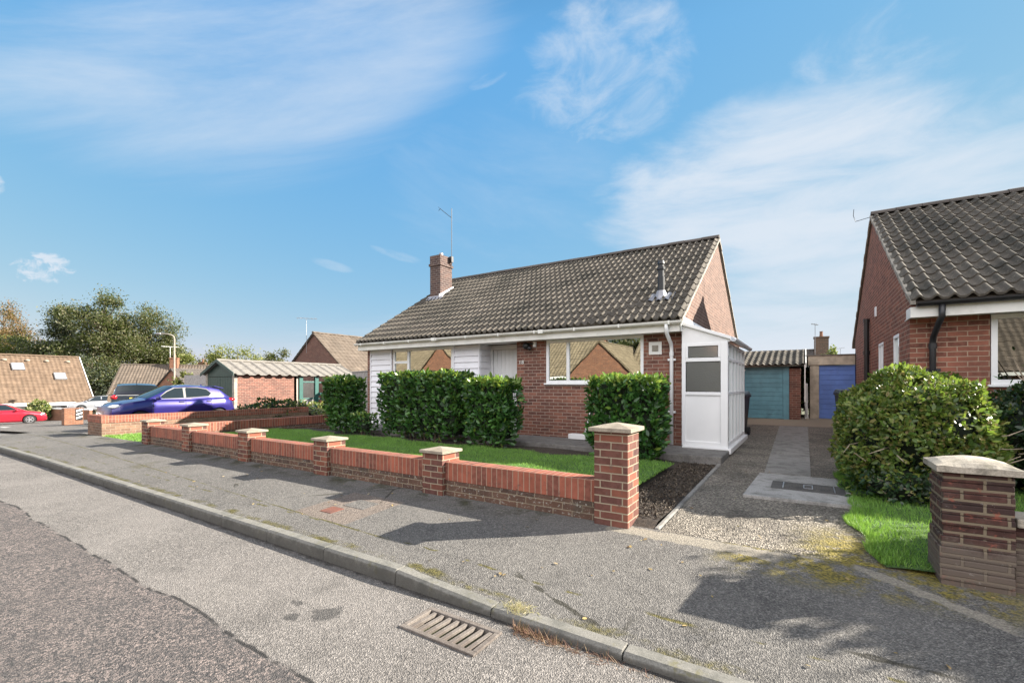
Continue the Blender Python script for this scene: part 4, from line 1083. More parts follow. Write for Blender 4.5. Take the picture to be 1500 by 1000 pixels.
# dead weeds at the kerb by the drain
n = 700
U = -1.56 + RNG.exponential(.22, n); U = U[U < -.6]; n = len(U); Vv = 2.485 - np.abs(RNG.normal(size=n))*.035
P = np.stack([U, Vv, np.full(n, -.103)], 1); A = nrm(RNG.normal(size=(n,3))*np.array([1,.7,.5]) + np.array([.2,-.3,.35]))
V, F, k3 = tri_arrays(P, A, nrm(np.cross(A, np.array([0,0,1.]))), RNG.uniform(.03,.09,n), np.full(n,.004))
o = kind(mesh_np('dead_weeds', V, F, 3, MT['dead'], org=O0), 'stuff'); tag(o, 'brown dead weeds lying in the gutter beside the drain grate', 'weeds')
n = 160
P = np.stack([RNG.normal(size=n)*.05-1.62, 2.60+RNG.normal(size=n)*.03, np.full(n, -.05)], 1); A = nrm(RNG.normal(size=(n,3))*np.array([.8,.8,.4]) + np.array([0,-.2,.7]))
V, F, k3 = tri_arrays(P, A, nrm(np.cross(A, np.array([0,1.,0]))), RNG.uniform(.03,.075,n), np.full(n,.006))
o = kind(mesh_np('dry_grass', V, F, 3, M_leaf('dry_grass_blade', [(.45,.38,.24),(.6,.52,.36)], .7, .2), org=O0), 'stuff'); tag(o, 'pale dry grass tuft on the kerb beside the drain grate', 'weeds')
# scattered fallen leaves and pebbles
n = 260
U = RNG.uniform(-9, 1.2, n); Vv = RNG.uniform(2.65, 8, n); k = (Vv < 4.15) | ((U > -1.1) & (U < .5)); U, Vv = U[k], Vv[k]; n = len(U)
Z = np.array([fz(u,v) if v < 4.3 else dz(v) for u, v in zip(U,Vv)]) + .008
A = nrm(RNG.normal(size=(n,3))*np.array([1,1,.15])); V, F, k4 = leaf_arrays(np.stack([U,Vv,Z],1), A, np.tile([0,0,1.],(n,1)) + RNG.normal(size=(n,3))*.2, RNG.uniform(.02,.05,n), wr=.5)
o = kind(mesh_np('fallen_leaves', V, F, 4, M_leaf('fallen_leaf', [(.25,.17,.07),(.40,.30,.12),(.18,.10,.05),(.5,.42,.25)], .8, .1), org=O0), 'stuff'); tag(o, 'few small fallen leaves scattered on the footway and drive', 'leaves')
# clods and stones in the bed by the drive
n = 4200
U = RNG.uniform(-1.74, -1.2, n); Vv = RNG.uniform(4.55, 8.05, n)
P = np.stack([U,Vv,np.full(n,LZ-.055)],1); V, F, k4 = leaf_arrays(P, nrm(RNG.normal(size=(n,3))), rnd_dirs(n), RNG.uniform(.008,.03,n), wr=.8)
o = kind(mesh_np('bed_litter', V, F, 4, M_leaf('bed_litter', [(.03,.02,.015),(.07,.055,.04),(.14,.11,.08)], .9, 0), org=O0), 'stuff'); tag(o, 'dark leaf litter on the bare soil beside the drive', 'litter')

# trees
def tree(label, x, y, z0, h, cr, mat, n=6000, ls=.3, clumps=46, name='tree', shape='round', trunk=.35, seedv=0, bare=.35, second=None, group=None, sprays=.5):
    rs = np.random.default_rng(seedv+11); t = thing(name, (x,y,z0), label, 'tree', group)
    c = np.array([x, y, z0 + h - cr[2]]); C = []
    while len(C) < clumps:
        d = rs.normal(size=3); d /= np.linalg.norm(d); q = d*rs.random()**.45
        if shape == 'cone':
            q[2] = rs.uniform(-1,1); w = (1-(q[2]+1)/2)*.9+.12; a = rs.uniform(0,6.28); rr = w*rs.random()**.5; q[0] = math.cos(a)*rr; q[1] = math.sin(a)*rr
        C.append(c + q*np.array(cr))
    C = np.array(C); tm = MB(); top = Vector((x, y, z0+h*.86))
    tm.tube([(x,y,z0-.3),(x+.1,y,z0+h*.3),(x-.05,y+.1,z0+h*.6),top], [trunk, trunk*.75, trunk*.45, trunk*.12], 8)
    for q in C:
        b2 = Vector((x, y, min(max(z0+h*.15, q[2]-np.hypot(q[0]-x, q[1]-y)*.7), z0+h*.75)))
        e = Vector(q); mid = b2.lerp(e, .5) + Vector((0,0,-.15))
        tm.tube([b2, mid, e], [trunk*.22, trunk*.13, trunk*.04], 5)
    build(tm, 'trunk', MT['twig'], t)
    n = int(n*2.6); ls *= 1.0; per = n//clumps; sig = np.array(cr)*(.155 if shape != 'cone' else .15)
    P = []; Nm = []
    for q in C:
        fl_ = np.array([1,1,.55]) if shape != 'cone' else np.array([1.25,1.25,.28])
        off = rs.normal(size=(per,3))*sig*fl_*rs.uniform(.6,1.3)
        P.append(q+off); Nm.append(off)
    P = np.concatenate(P); n2 = len(P)
    A = nrm(rs.normal(size=(n2,3)) + np.array([0,0,-.2 if shape == 'cone' else .1])); LN = nrm(rs.normal(size=(n2,3))*.8 + np.array([0,0,.8]))
    V, F, k4 = leaf_arrays(P, A, LN, rs.uniform(ls*.5, ls*1.1, n2), wr=.5)
    ms = [MT[mat]] + ([MT[second]] if second else [])
    mid = np.repeat((rs.random(n2) < .35) & (P[:,2] > c[2]-cr[2]*.2), 2).astype(int) if second else None
    mesh_np('crown', V, F, 4, None, t, mats=ms, midx=mid)
    return t
def at(px, py, d):      # a point along the view direction, for standing far things where the photo has them
    k = (px-750)/667; y = R(32.7); return (-math.sin(y)*d + math.cos(y)*k*d, math.cos(y)*d + math.sin(y)*k*d, 1.46 + (563-py)/667*d)
def tr(label, px, ptop, d, wpx, mat, ground=-2.0, **kw):
    p = at(px, ptop, d); w = wpx/667*d/2*1.1; h = p[2]-ground
    return tree(label, p[0], p[1], ground, h, (w, w, kw.pop('cz', h*.46)), mat, **kw)
tr('tall tree with dark brownish layered foliage behind the tan roofed chalet', 92, 452, 68, 62, 'tree_dark', shape='cone', n=11000, ls=.30, clumps=80, seedv=1, second='tree_green')
tr('tallest mixed green tree in the middle of the tree group', 150, 432, 66, 92, 'tree_green', n=12000, ls=.32, clumps=80, seedv=2, trunk=.5)
tr('green tree beside the lamp post, on the right of the tree group', 205, 443, 70, 86, 'tree_green', n=11000, ls=.30, clumps=75, seedv=3)
tr('olive green tree with a thin edge just right of the lamp post', 238, 486, 72, 56, 'tree_green', n=5500, ls=.30, clumps=40, seedv=4, second='tree_pale')
tr('autumn orange topped tree at the left edge of the photo', 5, 438, 78, 74, 'tree_autumn', n=7500, ls=.32, clumps=50, seedv=5)
tr('pale yellow green tree between the orange tree and the dark tree', 34, 470, 70, 74, 'tree_pale', n=6500, ls=.30, clumps=48, seedv=6, second='tree_green')
tr('dark green tree filling in low behind the chalet roof', 60, 497, 66, 90, 'tree_green', n=6500, ls=.32, clumps=46, seedv=7, second='tree_dark')
tr('dark bushy tree behind the red brick gable of the far cottage', 135, 520, 62, 90, 'tree_dark', n=7000, ls=.32, clumps=46, seedv=8, second='tree_green')
tr('pale willowy tree behind the far chimney', 300, 507, 60, 70, 'tree_pale', n=5500, ls=.28, clumps=40, seedv=9)
tr('yellow green tree above the ridge of the corrugated garage', 348, 505, 58, 78, 'tree_pale', n=6000, ls=.28, clumps=44, seedv=10)
tr('small pale tree in the gap beside the brown gable', 390, 516, 60, 52, 'tree_pale', n=3800, ls=.28, clumps=30, seedv=12, second='tree_green')
tr('dark round topped tree close to the brown gable', 411, 512, 56, 40, 'tree_green', n=3500, ls=.26, clumps=30, seedv=13)
tr('low dark tree between the pale trees and the lamp post', 272, 520, 75, 50, 'tree_green', n=3500, ls=.3, clumps=30, seedv=14)
# neighbour's tree out of frame, whose shade falls on the footway
tree('leafy small tree in the right hand front garden whose shade dapples the footway', 5.6, 7.4, .1, 3.3, (1.5,1.4,1.2), 'bush', n=7000, ls=.12, clumps=40, trunk=.09, seedv=20)
tree('tree in the garden across the road mirrored in the windows', -16, -30, -.2, 9, (3,3,3.4), 'tree_green', n=4000, ls=.35, clumps=34, seedv=21)

# ------------------------------------------------------------------ cars
def car(name, label, L, W, Ht, paint, st, gh, wheels, wr=.31, plate=None, extra_low=None, estate=False, cat='car'):
    """local: x back from the nose (nose at x=0 faces -x), y across, z up. st: (x, ztop, halfwidth); gh: greenhouse outline (x, z)"""
    root = thing(name, (0,0,0), label, cat)
    def interp(tab, x, i):
        for a, b2 in zip(tab, tab[1:]):
            if x <= b2[0]:
                t = 0 if b2[0] == a[0] else (x-a[0])/(b2[0]-a[0]); t = max(0, min(1, t)); return a[i]+(b2[i]-a[i])*t
        return tab[-1][i]
    zb = .17
    mb = MB(); rings = []; xs = sorted(set([s[0] for s in st] + lin(0, L, 34)))
    for x in xs:
        zt = interp(st, x, 1); hw = interp(st, x, 2); e = min(x, L-x); zlow = zb + .10*max(0, 1-e/.35)**2
        half = [(0,zlow),(hw*.86,zlow),(hw*.965,zlow+.10),(hw*.985,zlow+.5*(zt-zlow)-.06),(hw,zlow+.62*(zt-zlow)),(hw*.975,zt-.10),(hw*.90,zt-.025),(hw*.70,zt+.005),(0,zt+.035)]
        ring = [(x, -y, z) for y, z in half] + [(x, y, z) for y, z in half[-2:0:-1]]
        rings.append(ring)
    n = len(rings[0]); V = [p for r in rings for p in r]; F = []
    for i in range(len(rings)-1):
        for j in range(n): F.append((i*n+j, i*n+(j+1)%n, (i+1)*n+(j+1)%n, (i+1)*n+j))
    F.append(tuple(range(n-1,-1,-1))); F.append(tuple(range((len(rings)-1)*n, len(rings)*n)))
    mb.add(V, F)
    # wheel arches cut from the body
    me = bpy.data.meshes.new('t'); me.from_pydata(mb.v, [], mb.f); bm = bmesh.new(); bm.from_mesh(me); bmesh.ops.recalc_face_normals(bm, faces=bm.faces); bm.to_mesh(me); bm.free()
    ob = bpy.data.objects.new('t', me); COL.objects.link(ob); cut = MB()
    for wx in wheels:
        for s in (-1,1): cut.lathe([(wr+.055, s*W/2-.30), (wr+.055, s*W/2+.3)], (wx,0,wr), 32, axis='y')
    cme = bpy.data.meshes.new('c'); cme.from_pydata(cut.v, [], cut.f); cb = bmesh.new(); cb.from_mesh(cme); bmesh.ops.recalc_face_normals(cb, faces=cb.faces); cb.to_mesh(cme); cb.free()
    co = bpy.data.objects.new('c', cme); COL.objects.link(co)
    md = ob.modifiers.new('b', 'BOOLEAN'); md.object = co; md.operation = 'DIFFERENCE'; md.solver = 'EXACT'
    dg = bpy.context.evaluated_depsgraph_get(); res = bpy.data.meshes.new_from_object(ob.evaluated_get(dg))
    bpy.data.objects.remove(ob); bpy.data.objects.remove(co)
    res.materials.clear(); res.materials.append(MT[paint])
    res.polygons.foreach_set('use_smooth', [True]*len(res.polygons))
    res.set_sharp_from_angle(angle=R(38)) if hasattr(res, 'set_sharp_from_angle') else None
    link_mesh('body', res, root, (0,0,0))
    # greenhouse
    TUM = .32
    def belt(x): return interp(st, x, 1)
    def hw(x): return interp(st, x, 2)*.90
    def rz_(x): return interp(gh, x, 1)
    def yy(x, z): return hw(x) - max(0, z-belt(x)+.03)*TUM
    def prof(x, off=0):
        r = rz_(x); zs = max(belt(x)-.03, r-.09); y1 = yy(x, zs)
        return [(y1, zs+off*.3), (y1-.035, r-.035+off), (y1*.68, r+off), (0, r+.022+off)]
    gx = sorted(set([g[0] for g in gh] + lin(gh[0][0], gh[-1][0], 26))); rings = []
    for x in gx:
        p = [(hw(x), belt(x)-.04)] + prof(x)
        rings.append([(x,-y,z) for y,z in p] + [(x,y,z) for y,z in p[-2::-1]])
    n = len(rings[0]); V = [p for r in rings for p in r]; F = []
    for i in range(len(rings)-1):
        for j in range(n): F.append((i*n+j, i*n+(j+1)%n, (i+1)*n+(j+1)%n, (i+1)*n+j))
    F.append(tuple(range(n-1,-1,-1))); F.append(tuple(range((len(rings)-1)*n, len(rings)*n)))
    g = MB().add(V, F); go = build(g, 'cabin', MT[paint], root, smooth=True)
    e = go.modifiers.new('edge', 'EDGE_SPLIT'); e.split_angle = R(35)
    def screen(x0, x1, nm):
        m = MB(); pr = []
        for i in range(7):
            x = x0+(x1-x0)*i/6; p = prof(x, .012); q = [(y*.93, z) for y, z in p[1:]]
            pr.append([(x,-y,z) for y,z in q] + [(x,y,z) for y,z in q[-2::-1]])
        k = len(pr[0]); m.add([a for r in pr for a in r], [(i*k+j, i*k+j+1, (i+1)*k+j+1, (i+1)*k+j) for i in range(6) for j in range(k-1)])
        build(m, nm, MT['carglass'], root, smooth=True)
    gi = gh
    screen(gi[0][0]+.10, gi[1][0]-.02 if len(gi) > 2 else gi[1][0], 'windscreen')
    screen(gi[-2][0]+.03, gi[-1][0]-.08, 'rear_window')
    return root, yy, belt, rz_, hw
def shut_lines(root, st, xs, W):
    for x in xs:
        for a, b2 in zip(st, st[1:]):
            if a[0] <= x <= b2[0]:
                t = (x-a[0])/(b2[0]-a[0]); zt = a[1]+(b2[1]-a[1])*t; hw_ = a[2]+(b2[2]-a[2])*t
        zl = .17
        for s in (-1,1):
            build(MB().tube([(x, s*hw_*.968, zl+.10),(x, s*hw_*.988, zl+.5*(zt-zl)-.06),(x, s*(hw_+.001), zl+.62*(zt-zl)),(x, s*hw_*.978, zt-.10),(x, s*hw_*.905, zt-.025)], .006, 5), 'shut_line', MT['black'], root)
def side_windows(root, yy, polys, names=None):
    xs = [x for q in polys for x, z in q]; cx = (min(xs)+max(xs))/2
    for s in (-1, 1):
        top = sorted([p for q in polys for p in q], key=lambda p: p[0])
        hull = []
        def cr(o, a, b2): return (a[0]-o[0])*(b2[1]-o[1])-(a[1]-o[1])*(b2[0]-o[0])
        for seq in (top, top[::-1]):
            h_ = []
            for p in seq:
                while len(h_) > 1 and cr(h_[-2], h_[-1], p) <= 0: h_.pop()
                h_.append(p)
            hull += h_[:-1]
        cz = sum(p[1] for p in hull)/len(hull)
        pts = [(x+(.03 if x > cx else -.03), z+(.022 if z > cz else -.022)) for x, z in hull]
        m = MB(); m.add([(x, s*(yy(x,z)+.005), z) for x, z in pts] + [(x, s*(yy(x,z)-.012), z) for x, z in pts], [tuple(range(len(pts)))] + [(i, (i+1)%len(pts), len(pts)+(i+1)%len(pts), len(pts)+i) for i in range(len(pts))])
        build(m, 'window_trim', MT['black'], root)
    for s in (-1, 1):
        for pts in polys:
            m = MB(); m.add([(x, s*(yy(x,z)+.009), z) for x, z in pts] + [(x, s*(yy(x,z)-.01), z) for x, z in pts], [tuple(range(len(pts)))] + [(i, (i+1)%len(pts), len(pts)+(i+1)%len(pts), len(pts)+i) for i in range(len(pts))])
            build(m, 'side_window', MT['carglass'], root)
def car_wheels(root, W, wheels, wr):
    for wx in wheels:
        for s in (-1,1):
            y0 = s*(W/2-.11)
            m = MB(); m.lathe([(wr*.62,-.09),(wr*.94,-.10),(wr,-.07),(wr,.07),(wr*.94,.10),(wr*.62,.09)], (wx,y0,wr), 28, axis='y'); wo = build(m, 'wheel', MT['tyre'], root, smooth=False)
            m = MB(); m.lathe([(wr*.66,-.06),(wr*.66,.06)], (wx,y0,wr), 24, axis='y')
            rm_ = MB(); rm_.lathe([(wr*.66,.088),(wr*.60,.098),(wr*.56,.088)], (wx,y0 if s > 0 else y0,wr), 24, axis='y')
            rm_ = MB(); f = s*.09
            for q in range(5):
                a = q*2*math.pi/5; ca, sa = math.cos(a), math.sin(a)
                rm_.prism([(wx+ca*.03-sa*.035, y0+f, wr+sa*.03+ca*.035),(wx+ca*wr*.62-sa*.022, y0+f*1.02, wr+sa*wr*.62+ca*.022),(wx+ca*wr*.62+sa*.022, y0+f*1.02, wr+sa*wr*.62-ca*.022),(wx+ca*.03+sa*.035, y0+f, wr+sa*.03-ca*.035)], (0, s*.02, 0))
            rm_.lathe([(.05,min(f,f*1.25)),(.05,max(f,f*1.25))], (wx,y0,wr), 12, axis='y')
            for i in range(24):
                a, b2 = 2*math.pi*i/24, 2*math.pi*(i+1)/24
                rm_.hexa([(wx+math.cos(t)*r_, y, wr+math.sin(t)*r_) for y in sorted((y0+f*.9, y0+f*1.15)) for r_, t in ((wr*.58,a),(wr*.665,a),(wr*.665,b2),(wr*.58,b2))])
            build(rm_, 'rim', MT['rim'], wo); build(m, 'hub', MT['black'], wo)
def blobs(root, name, mat, spec):
    for c, r in spec:
        for s in (-1,1): build(MB().blob((c[0], s*c[1], c[2]), r, 14), name, MT[mat], root, smooth=True)
def place(root, x, y, z, rz): root.location = (x,y,z); root.rotation_euler = (0,0,rz); WL[root.name] = Vector((x,y,z))
def handles(root, yy, xs, z, hwf):
    for x in xs:
        for s in (-1,1): build(MB().box(x, x+.17, s*(hwf(x)*1.1-.0)-.02, s*(hwf(x)*1.1)+.02, z, z+.03), 'door_handle', MT['black'], root, bevel=.008)

# purple hatchback on the neighbour's drive, nose to the road
st = [(0,.66,.62),(.05,.80,.72),(.25,.89,.80),(.6,.97,.845),(1.0,1.03,.86),(1.6,1.03,.865),(2.4,1.02,.87),(3.0,1.06,.885),(3.5,1.08,.87),(3.8,1.0,.80),(3.94,.72,.72)]
gh = [(.92,1.02),(1.85,1.46),(2.35,1.50),(3.0,1.46),(3.35,1.38),(3.82,1.02)]
r, yy, belt, rz_, hwf = car('parked_car', 'purple blue hatchback parked on the neighbour\'s drive behind the low wall', 3.94, 1.74, 1.5, 'p_purple', st, gh, (.78,3.30), .31)
screen_x = None
side_windows(r, yy, [[(1.30,1.04),(2.12,1.05),(2.12,1.40),(1.86,1.39),(1.62,1.27)], [(2.20,1.055),(2.95,1.10),(3.05,1.20),(2.9,1.34),(2.6,1.40),(2.20,1.41)]])
car_wheels(r, 1.74, (.78,3.30), .31); shut_lines(r, st, (1.16, 2.16, 3.02), 1.74)
blobs(r, 'headlight', 'lampglass', [((.22,.64,.80), (.27,.13,.07))]); blobs(r, 'tail_lamp', 'redlamp', [((3.80,.70,.95), (.16,.10,.07))])
blobs(r, 'wing_mirror', 'p_purple', [((1.28,.94,1.06), (.09,.10,.07))]); handles(r, yy, (1.95, 2.85), .90, hwf)
m = MB(); m.prism([(3.25,-.55,1.44),(3.25,.55,1.44),(3.62,.5,1.36),(3.62,-.5,1.36)], (0,0,.03)); build(m, 'roof_spoiler', MT['p_purple'], r, bevel=.01)
build(MB().tube([(3.0,0,1.46),(3.02,0,1.52)], .03, 8), 'aerial_fin', MT['p_purple'], r)
build(MB().box(-.01,.03,-.26,.26,.42,.53), 'number_plate', MT['offwhite'], r)
place(r, -19.35, 5.3, -.06, R(90)); r.scale = (.96,.97,1)
# red hatchback in the side street
st = [(0,.50,.60),(.08,.70,.74),(.35,.80,.84),(.9,.90,.89),(1.25,.97,.90),(2.2,.99,.905),(3.2,1.02,.905),(3.9,1.04,.87),(4.2,.95,.80),(4.36,.7,.72)]
gh = [(1.08,.95),(2.0,1.40),(2.6,1.47),(3.3,1.43),(3.7,1.33),(4.25,.98)]
r, yy, belt, rz_, hwf = car('parked_car', 'red hatchback standing in the side street at the left edge', 4.36, 1.82, 1.47, 'p_red', st, gh, (.92,3.55), .32)
side_windows(r, yy, [[(1.5,1.02),(2.4,1.03),(2.4,1.37),(2.05,1.34)], [(2.48,1.03),(3.5,1.06),(3.55,1.18),(3.2,1.33),(2.48,1.38)]])
car_wheels(r, 1.82, (.92,3.55), .32); shut_lines(r, st, (1.36, 2.44, 3.4), 1.82)
blobs(r, 'headlight', 'lampglass', [((.40,.70,.70), (.26,.10,.07))]); blobs(r, 'tail_lamp', 'redlamp', [((4.2,.70,.9), (.14,.1,.08))]); blobs(r, 'wing_mirror', 'p_red', [((1.55,.98,1.0), (.09,.1,.07))]); handles(r, yy, (2.2,3.2), .84, hwf)
build(MB().box(-.02,.03,-.27,.27,.40,.51), 'number_plate', MT['offwhite'], r); build(MB().blob((.12,0,.42), (.1,.6,.10), 12), 'grille', MT['black'], r, smooth=True)
p = at(70, 600, 33.5); place(r, p[0], p[1]-.1, zg(p[0])-.07, R(-90-4))
# white estate car behind the low white coped wall
st = [(0,.55,.62),(.08,.70,.74),(.4,.84,.84),(1.0,.93,.88),(2.2,1.0,.89),(3.6,1.03,.89),(4.2,1.0,.84),(4.4,.7,.78)]
gh = [(1.0,.93),(1.8,1.40),(2.4,1.47),(3.6,1.45),(4.0,1.38),(4.32,1.02)]
r, yy, belt, rz_, hwf = car('parked_car', 'pale silver estate car with dark windows parked behind the white coped wall', 4.4, 1.8, 1.48, 'p_white', st, gh, (.9,3.5), .32)
side_windows(r, yy, [[(1.35,1.0),(2.2,1.02),(2.2,1.38),(1.85,1.36)], [(2.28,1.02),(3.2,1.05),(3.2,1.38),(2.28,1.39)], [(3.27,1.06),(4.0,1.08),(3.88,1.32),(3.27,1.38)]])
car_wheels(r, 1.8, (.9,3.5), .32); blobs(r, 'headlight', 'lampglass', [((.3,.68,.72), (.22,.1,.07))]); blobs(r, 'tail_lamp', 'redlamp', [((4.25,.74,1.0), (.12,.08,.16))]); blobs(r, 'wing_mirror', 'black', [((1.35,.96,1.03), (.08,.1,.07))])
p = at(98, 600, 40.5); place(r, p[0], p[1], -1.02, R(90-12))
# black four wheel drive, tail towards us
st = [(0,.90,.70),(.1,1.05,.80),(.9,1.2,.88),(1.4,1.26,.92),(3.4,1.30,.93),(4.3,1.30,.93),(4.55,1.2,.92),(4.6,.7,.9)]
gh = [(1.2,1.24),(2.0,1.70),(2.6,1.80),(3.7,1.78),(4.2,1.70),(4.52,1.30)]
r, yy, belt, rz_, hwf = car('parked_car', 'black four wheel drive with yellow rear plate beyond the purple blue hatchback', 4.6, 1.88, 1.7, 'p_black', st, gh, (.95,3.6), .36, cat='car')
side_windows(r, yy, [[(1.7,1.31),(2.4,1.33),(2.4,1.66),(2.05,1.62)], [(2.48,1.33),(3.5,1.35),(3.5,1.65),(2.48,1.68)]])
car_wheels(r, 1.88, (.95,3.6), .36); blobs(r, 'tail_lamp', 'redlamp', [((4.5,.82,1.12), (.12,.13,.12))]); blobs(r, 'headlight', 'lampglass', [((.1,.6,.82), (.1,.16,.09))])
build(MB().box(4.54,4.62,-.30,.30,.98,1.10), 'number_plate', MT['yellow'], r); build(MB().box(4.50,4.56,-.75,.75,1.2,1.24), 'chrome_strip', MT['steel'], r); build(MB().tube([(3.9,0,1.62),(4.0,0,1.95)], .012, 6), 'car_aerial', MT['black'], r)
p = at(190, 590, 21.5); place(r, p[0]-3.0, p[1]-1.0, -.30, R(180+158) + math.pi*0)
r.rotation_euler = (0,0,math.atan2(-p[1], -p[0]) + R(4)); r.location = (p[0]*1.2, p[1]*1.2, -.28); r.scale = (1,1.1,1)

# ------------------------------------------------------------------ neighbours on the left
NW = thing('boundary_wall', (-16.3,7,-.1), 'rough old brick garden wall with a tiled red top in front of the purple blue car', 'garden wall')
mb = MB(); mb.box(-16.42,-16.18,4.42,10.6,-.2,.40); mb.box(-17.3,-16.42,4.42,4.66,-.2,.40)
build(mb, 'wall_base', M_brick('pale_old_brick', (.26,.15,.10), (.14,.085,.06), (.30,.24,.18), dirt=(.16,.12,.085), dirt_amt=.7, blotch=(.07,.05,.042), bump=.9), NW)
mb = MB(); mb.box(-16.43,-16.17,4.41,10.6,.401,.60); mb.box(-17.3,-16.43,4.41,4.67,.401,.60); build(mb, 'soldier_course', MT['soldier'], NW, bevel=.006)
SP = thing('gate_pier', (-23.3,5.4,-.5), 'brick gate pier carrying a slanted black and white striped plate', 'pier')
p = at(108,600,26.0); px, py = p[0], p[1]; zz = zg(px)-.1
mb = MB(); mb.box(px-.25,px+.25,py-.45,py+.35,zz,.12); build(mb, 'pier', MT['brick_far'], SP)
mb = MB(); mb.box(px+.251,px+.27,py+.02,py+.32,zz+.3,.08); PL = build(mb, 'striped_plate', MT['black'], SP)
mb = MB()
for i in range(3): 
    z = zz+.36+i*.2; mb.prism([(px+.271,py+.04,z),(px+.271,py+.30,z+.10),(px+.271,py+.30,z+.19),(px+.271,py+.04,z+.09)], (.004,0,0))
build(mb, 'stripe', MT['white'], PL)
FW_ = thing('boundary_wall', (-46,11,-1.6), 'low far brick wall with a white coping in front of the chalet house', 'garden wall')
a = at(56,600,39); b2 = at(131,600,37)
mb = MB(); d = Vector((b2[0]-a[0], b2[1]-a[1], 0)); nn = Vector((-d.y,d.x,0)).normalized()*.2
def wallseg(mb, a, b2, z0, z1, n=nn): mb.hexa([(a[0],a[1],z0),(b2[0],b2[1],z0),(b2[0]+n.x,b2[1]+n.y,z0),(a[0]+n.x,a[1]+n.y,z0),(a[0],a[1],z1),(b2[0],b2[1],z1),(b2[0]+n.x,b2[1]+n.y,z1),(a[0]+n.x,a[1]+n.y,z1)])
wallseg(mb, a, b2, -2.4, -.62); build(mb, 'wall_base', MT['brick_far'], FW_)
mb = MB(); wallseg(mb, a, b2, -.619, -.50); build(mb, 'coping', MT['white'], FW_)

# brick garage with corrugated roof, front to the road
GG = thing('garage', (-22.3,12.5,-.05), 'brick garage with pale corrugated sheet roof and dark green doors behind the purple car', 'garage')
g0, g1, gv0, gv1 = -23.6, -21.0, 10.2, 13.1
mb = MB(); mb.box(g1-.12,g1,gv0+.13,gv1,-.3,1.93); mb.box(g0,g0+.12,gv0+.13,gv1,-.3,1.93); mb.box(g0,g1,gv1-.12,gv1-.001,-.3,1.93); build(mb, 'wall', MT['brick_garage'], GG)
mb = MB(); mb.box(g1-.16,g1+.01,gv0,gv0+.129,-.3,1.95); mb.box(g0-.01,g0+.16,gv0,gv0+.129,-.3,1.95); build(mb, 'post', MT['concrete_pale'], GG)
mb = MB(); mb.box(g1-.09,g1+.012,gv1+.001,gv1+.10,-.3,1.93); build(mb, 'post', MT['concrete_pale'], GG)
gc = (g0+g1)/2
for a, b2 in ((g0+.165,gc-.01),(gc+.01,g1-.165)):
    m = MB()
    for i in range(5): m.box(a+(b2-a)*i/5+.006, a+(b2-a)*(i+1)/5-.006, gv0+.03, gv0+.075, -.05, 1.8)
    m.box(a, b2, gv0+.04, gv0+.08, -.05, 1.8)
    build(m, 'door', MT['dgreen'], GG)
m = MB(); m.prism([(g0-.02,gv0+.03,1.82),(g1+.02,gv0+.03,1.82),(g1+.02,gv0+.03,1.98),(gc,gv0+.03,2.5),(g0-.02,gv0+.03,1.98)], (0,.05,0)); build(m, 'gable_board', MT['dgreen'], GG)
m = MB()
rv0, rv1 = gv0-.12, 16.6; ns = 78
for sgn in (0,1):
    nV = []
    vs = lin(rv0, rv1, ns)
    for i, v in enumerate(vs):
        h = .06 if i % 6 in (0, 1) else (.0 if i % 6 else .06)
        e0 = (g1+.22, 1.90) if sgn == 0 else (g0-.22, 1.90)
        nV += [(e0[0], v, e0[1]+h), (gc, v, 2.52+h), (e0[0], v, e0[1]+h-.025), (gc, v, 2.52+h-.025)]
    F = []
    for i in range(ns):
        a = i*4; F += [(a,a+4,a+5,a+1),(a+2,a+3,a+7,a+6),(a,a+2,a+6,a+4)]
    m.add(nV, F)
RF = build(m, 'roof', MT['corr'], GG)
m = MB()
for e in (g1+.22, g0-.22): m.prism([(e,rv0-.03,1.84),(e,rv0-.03,1.98),(gc,rv0-.03,2.60),(gc,rv0-.03,2.46)], (0,.03,0))
build(m, 'bargeboard', MT['dgreen'], RF)
m = MB(); m.tube([(gc,rv0,2.57),(gc,rv1,2.57)], .06, 8); build(m, 'ridge', MT['corr'], RF)
# green gate frame beside the garage
GA = thing('garden_gate', (-21,14.2,0), 'tall open green framed gate beside the brick garage', 'gate')
m = MB()
for v in (gv1+.12, gv1+.98): m.box(-21.05,-20.93,v,v+.2,-.3,1.86)
for v in (gv1+1.18,): pass
for z in (.72, 1.55): m.box(-21.02,-20.97,gv1+.32,gv1+.98,z,z+.07); m.box(-21.02,-20.97,gv1+1.18,gv1+2.5,z-.02,z+.05)
m.box(-21.0,-20.90,gv1+1.2,gv1+1.42,.9,1.05); m.tube([(-20.9,gv1+1.45,.65),(-20.9,gv1+1.45,1.05)], .03, 8)
build(m, 'frame', MT['ggreen'], GA, bevel=.008)
m = MB(); m.box(-21.01,-20.99,gv1+.32,gv1+.98,0,.72); build(m, 'panel', MT['wood_grey'], GA)
m = MB(); m.box(-21.06,-20.94,16.05,16.45,-.2,1.86); tag(build(m, 'fence_post', MT['wood_grey'], bevel=.01), 'broad grey timber gate post between the green gate and the grey fence', 'post')
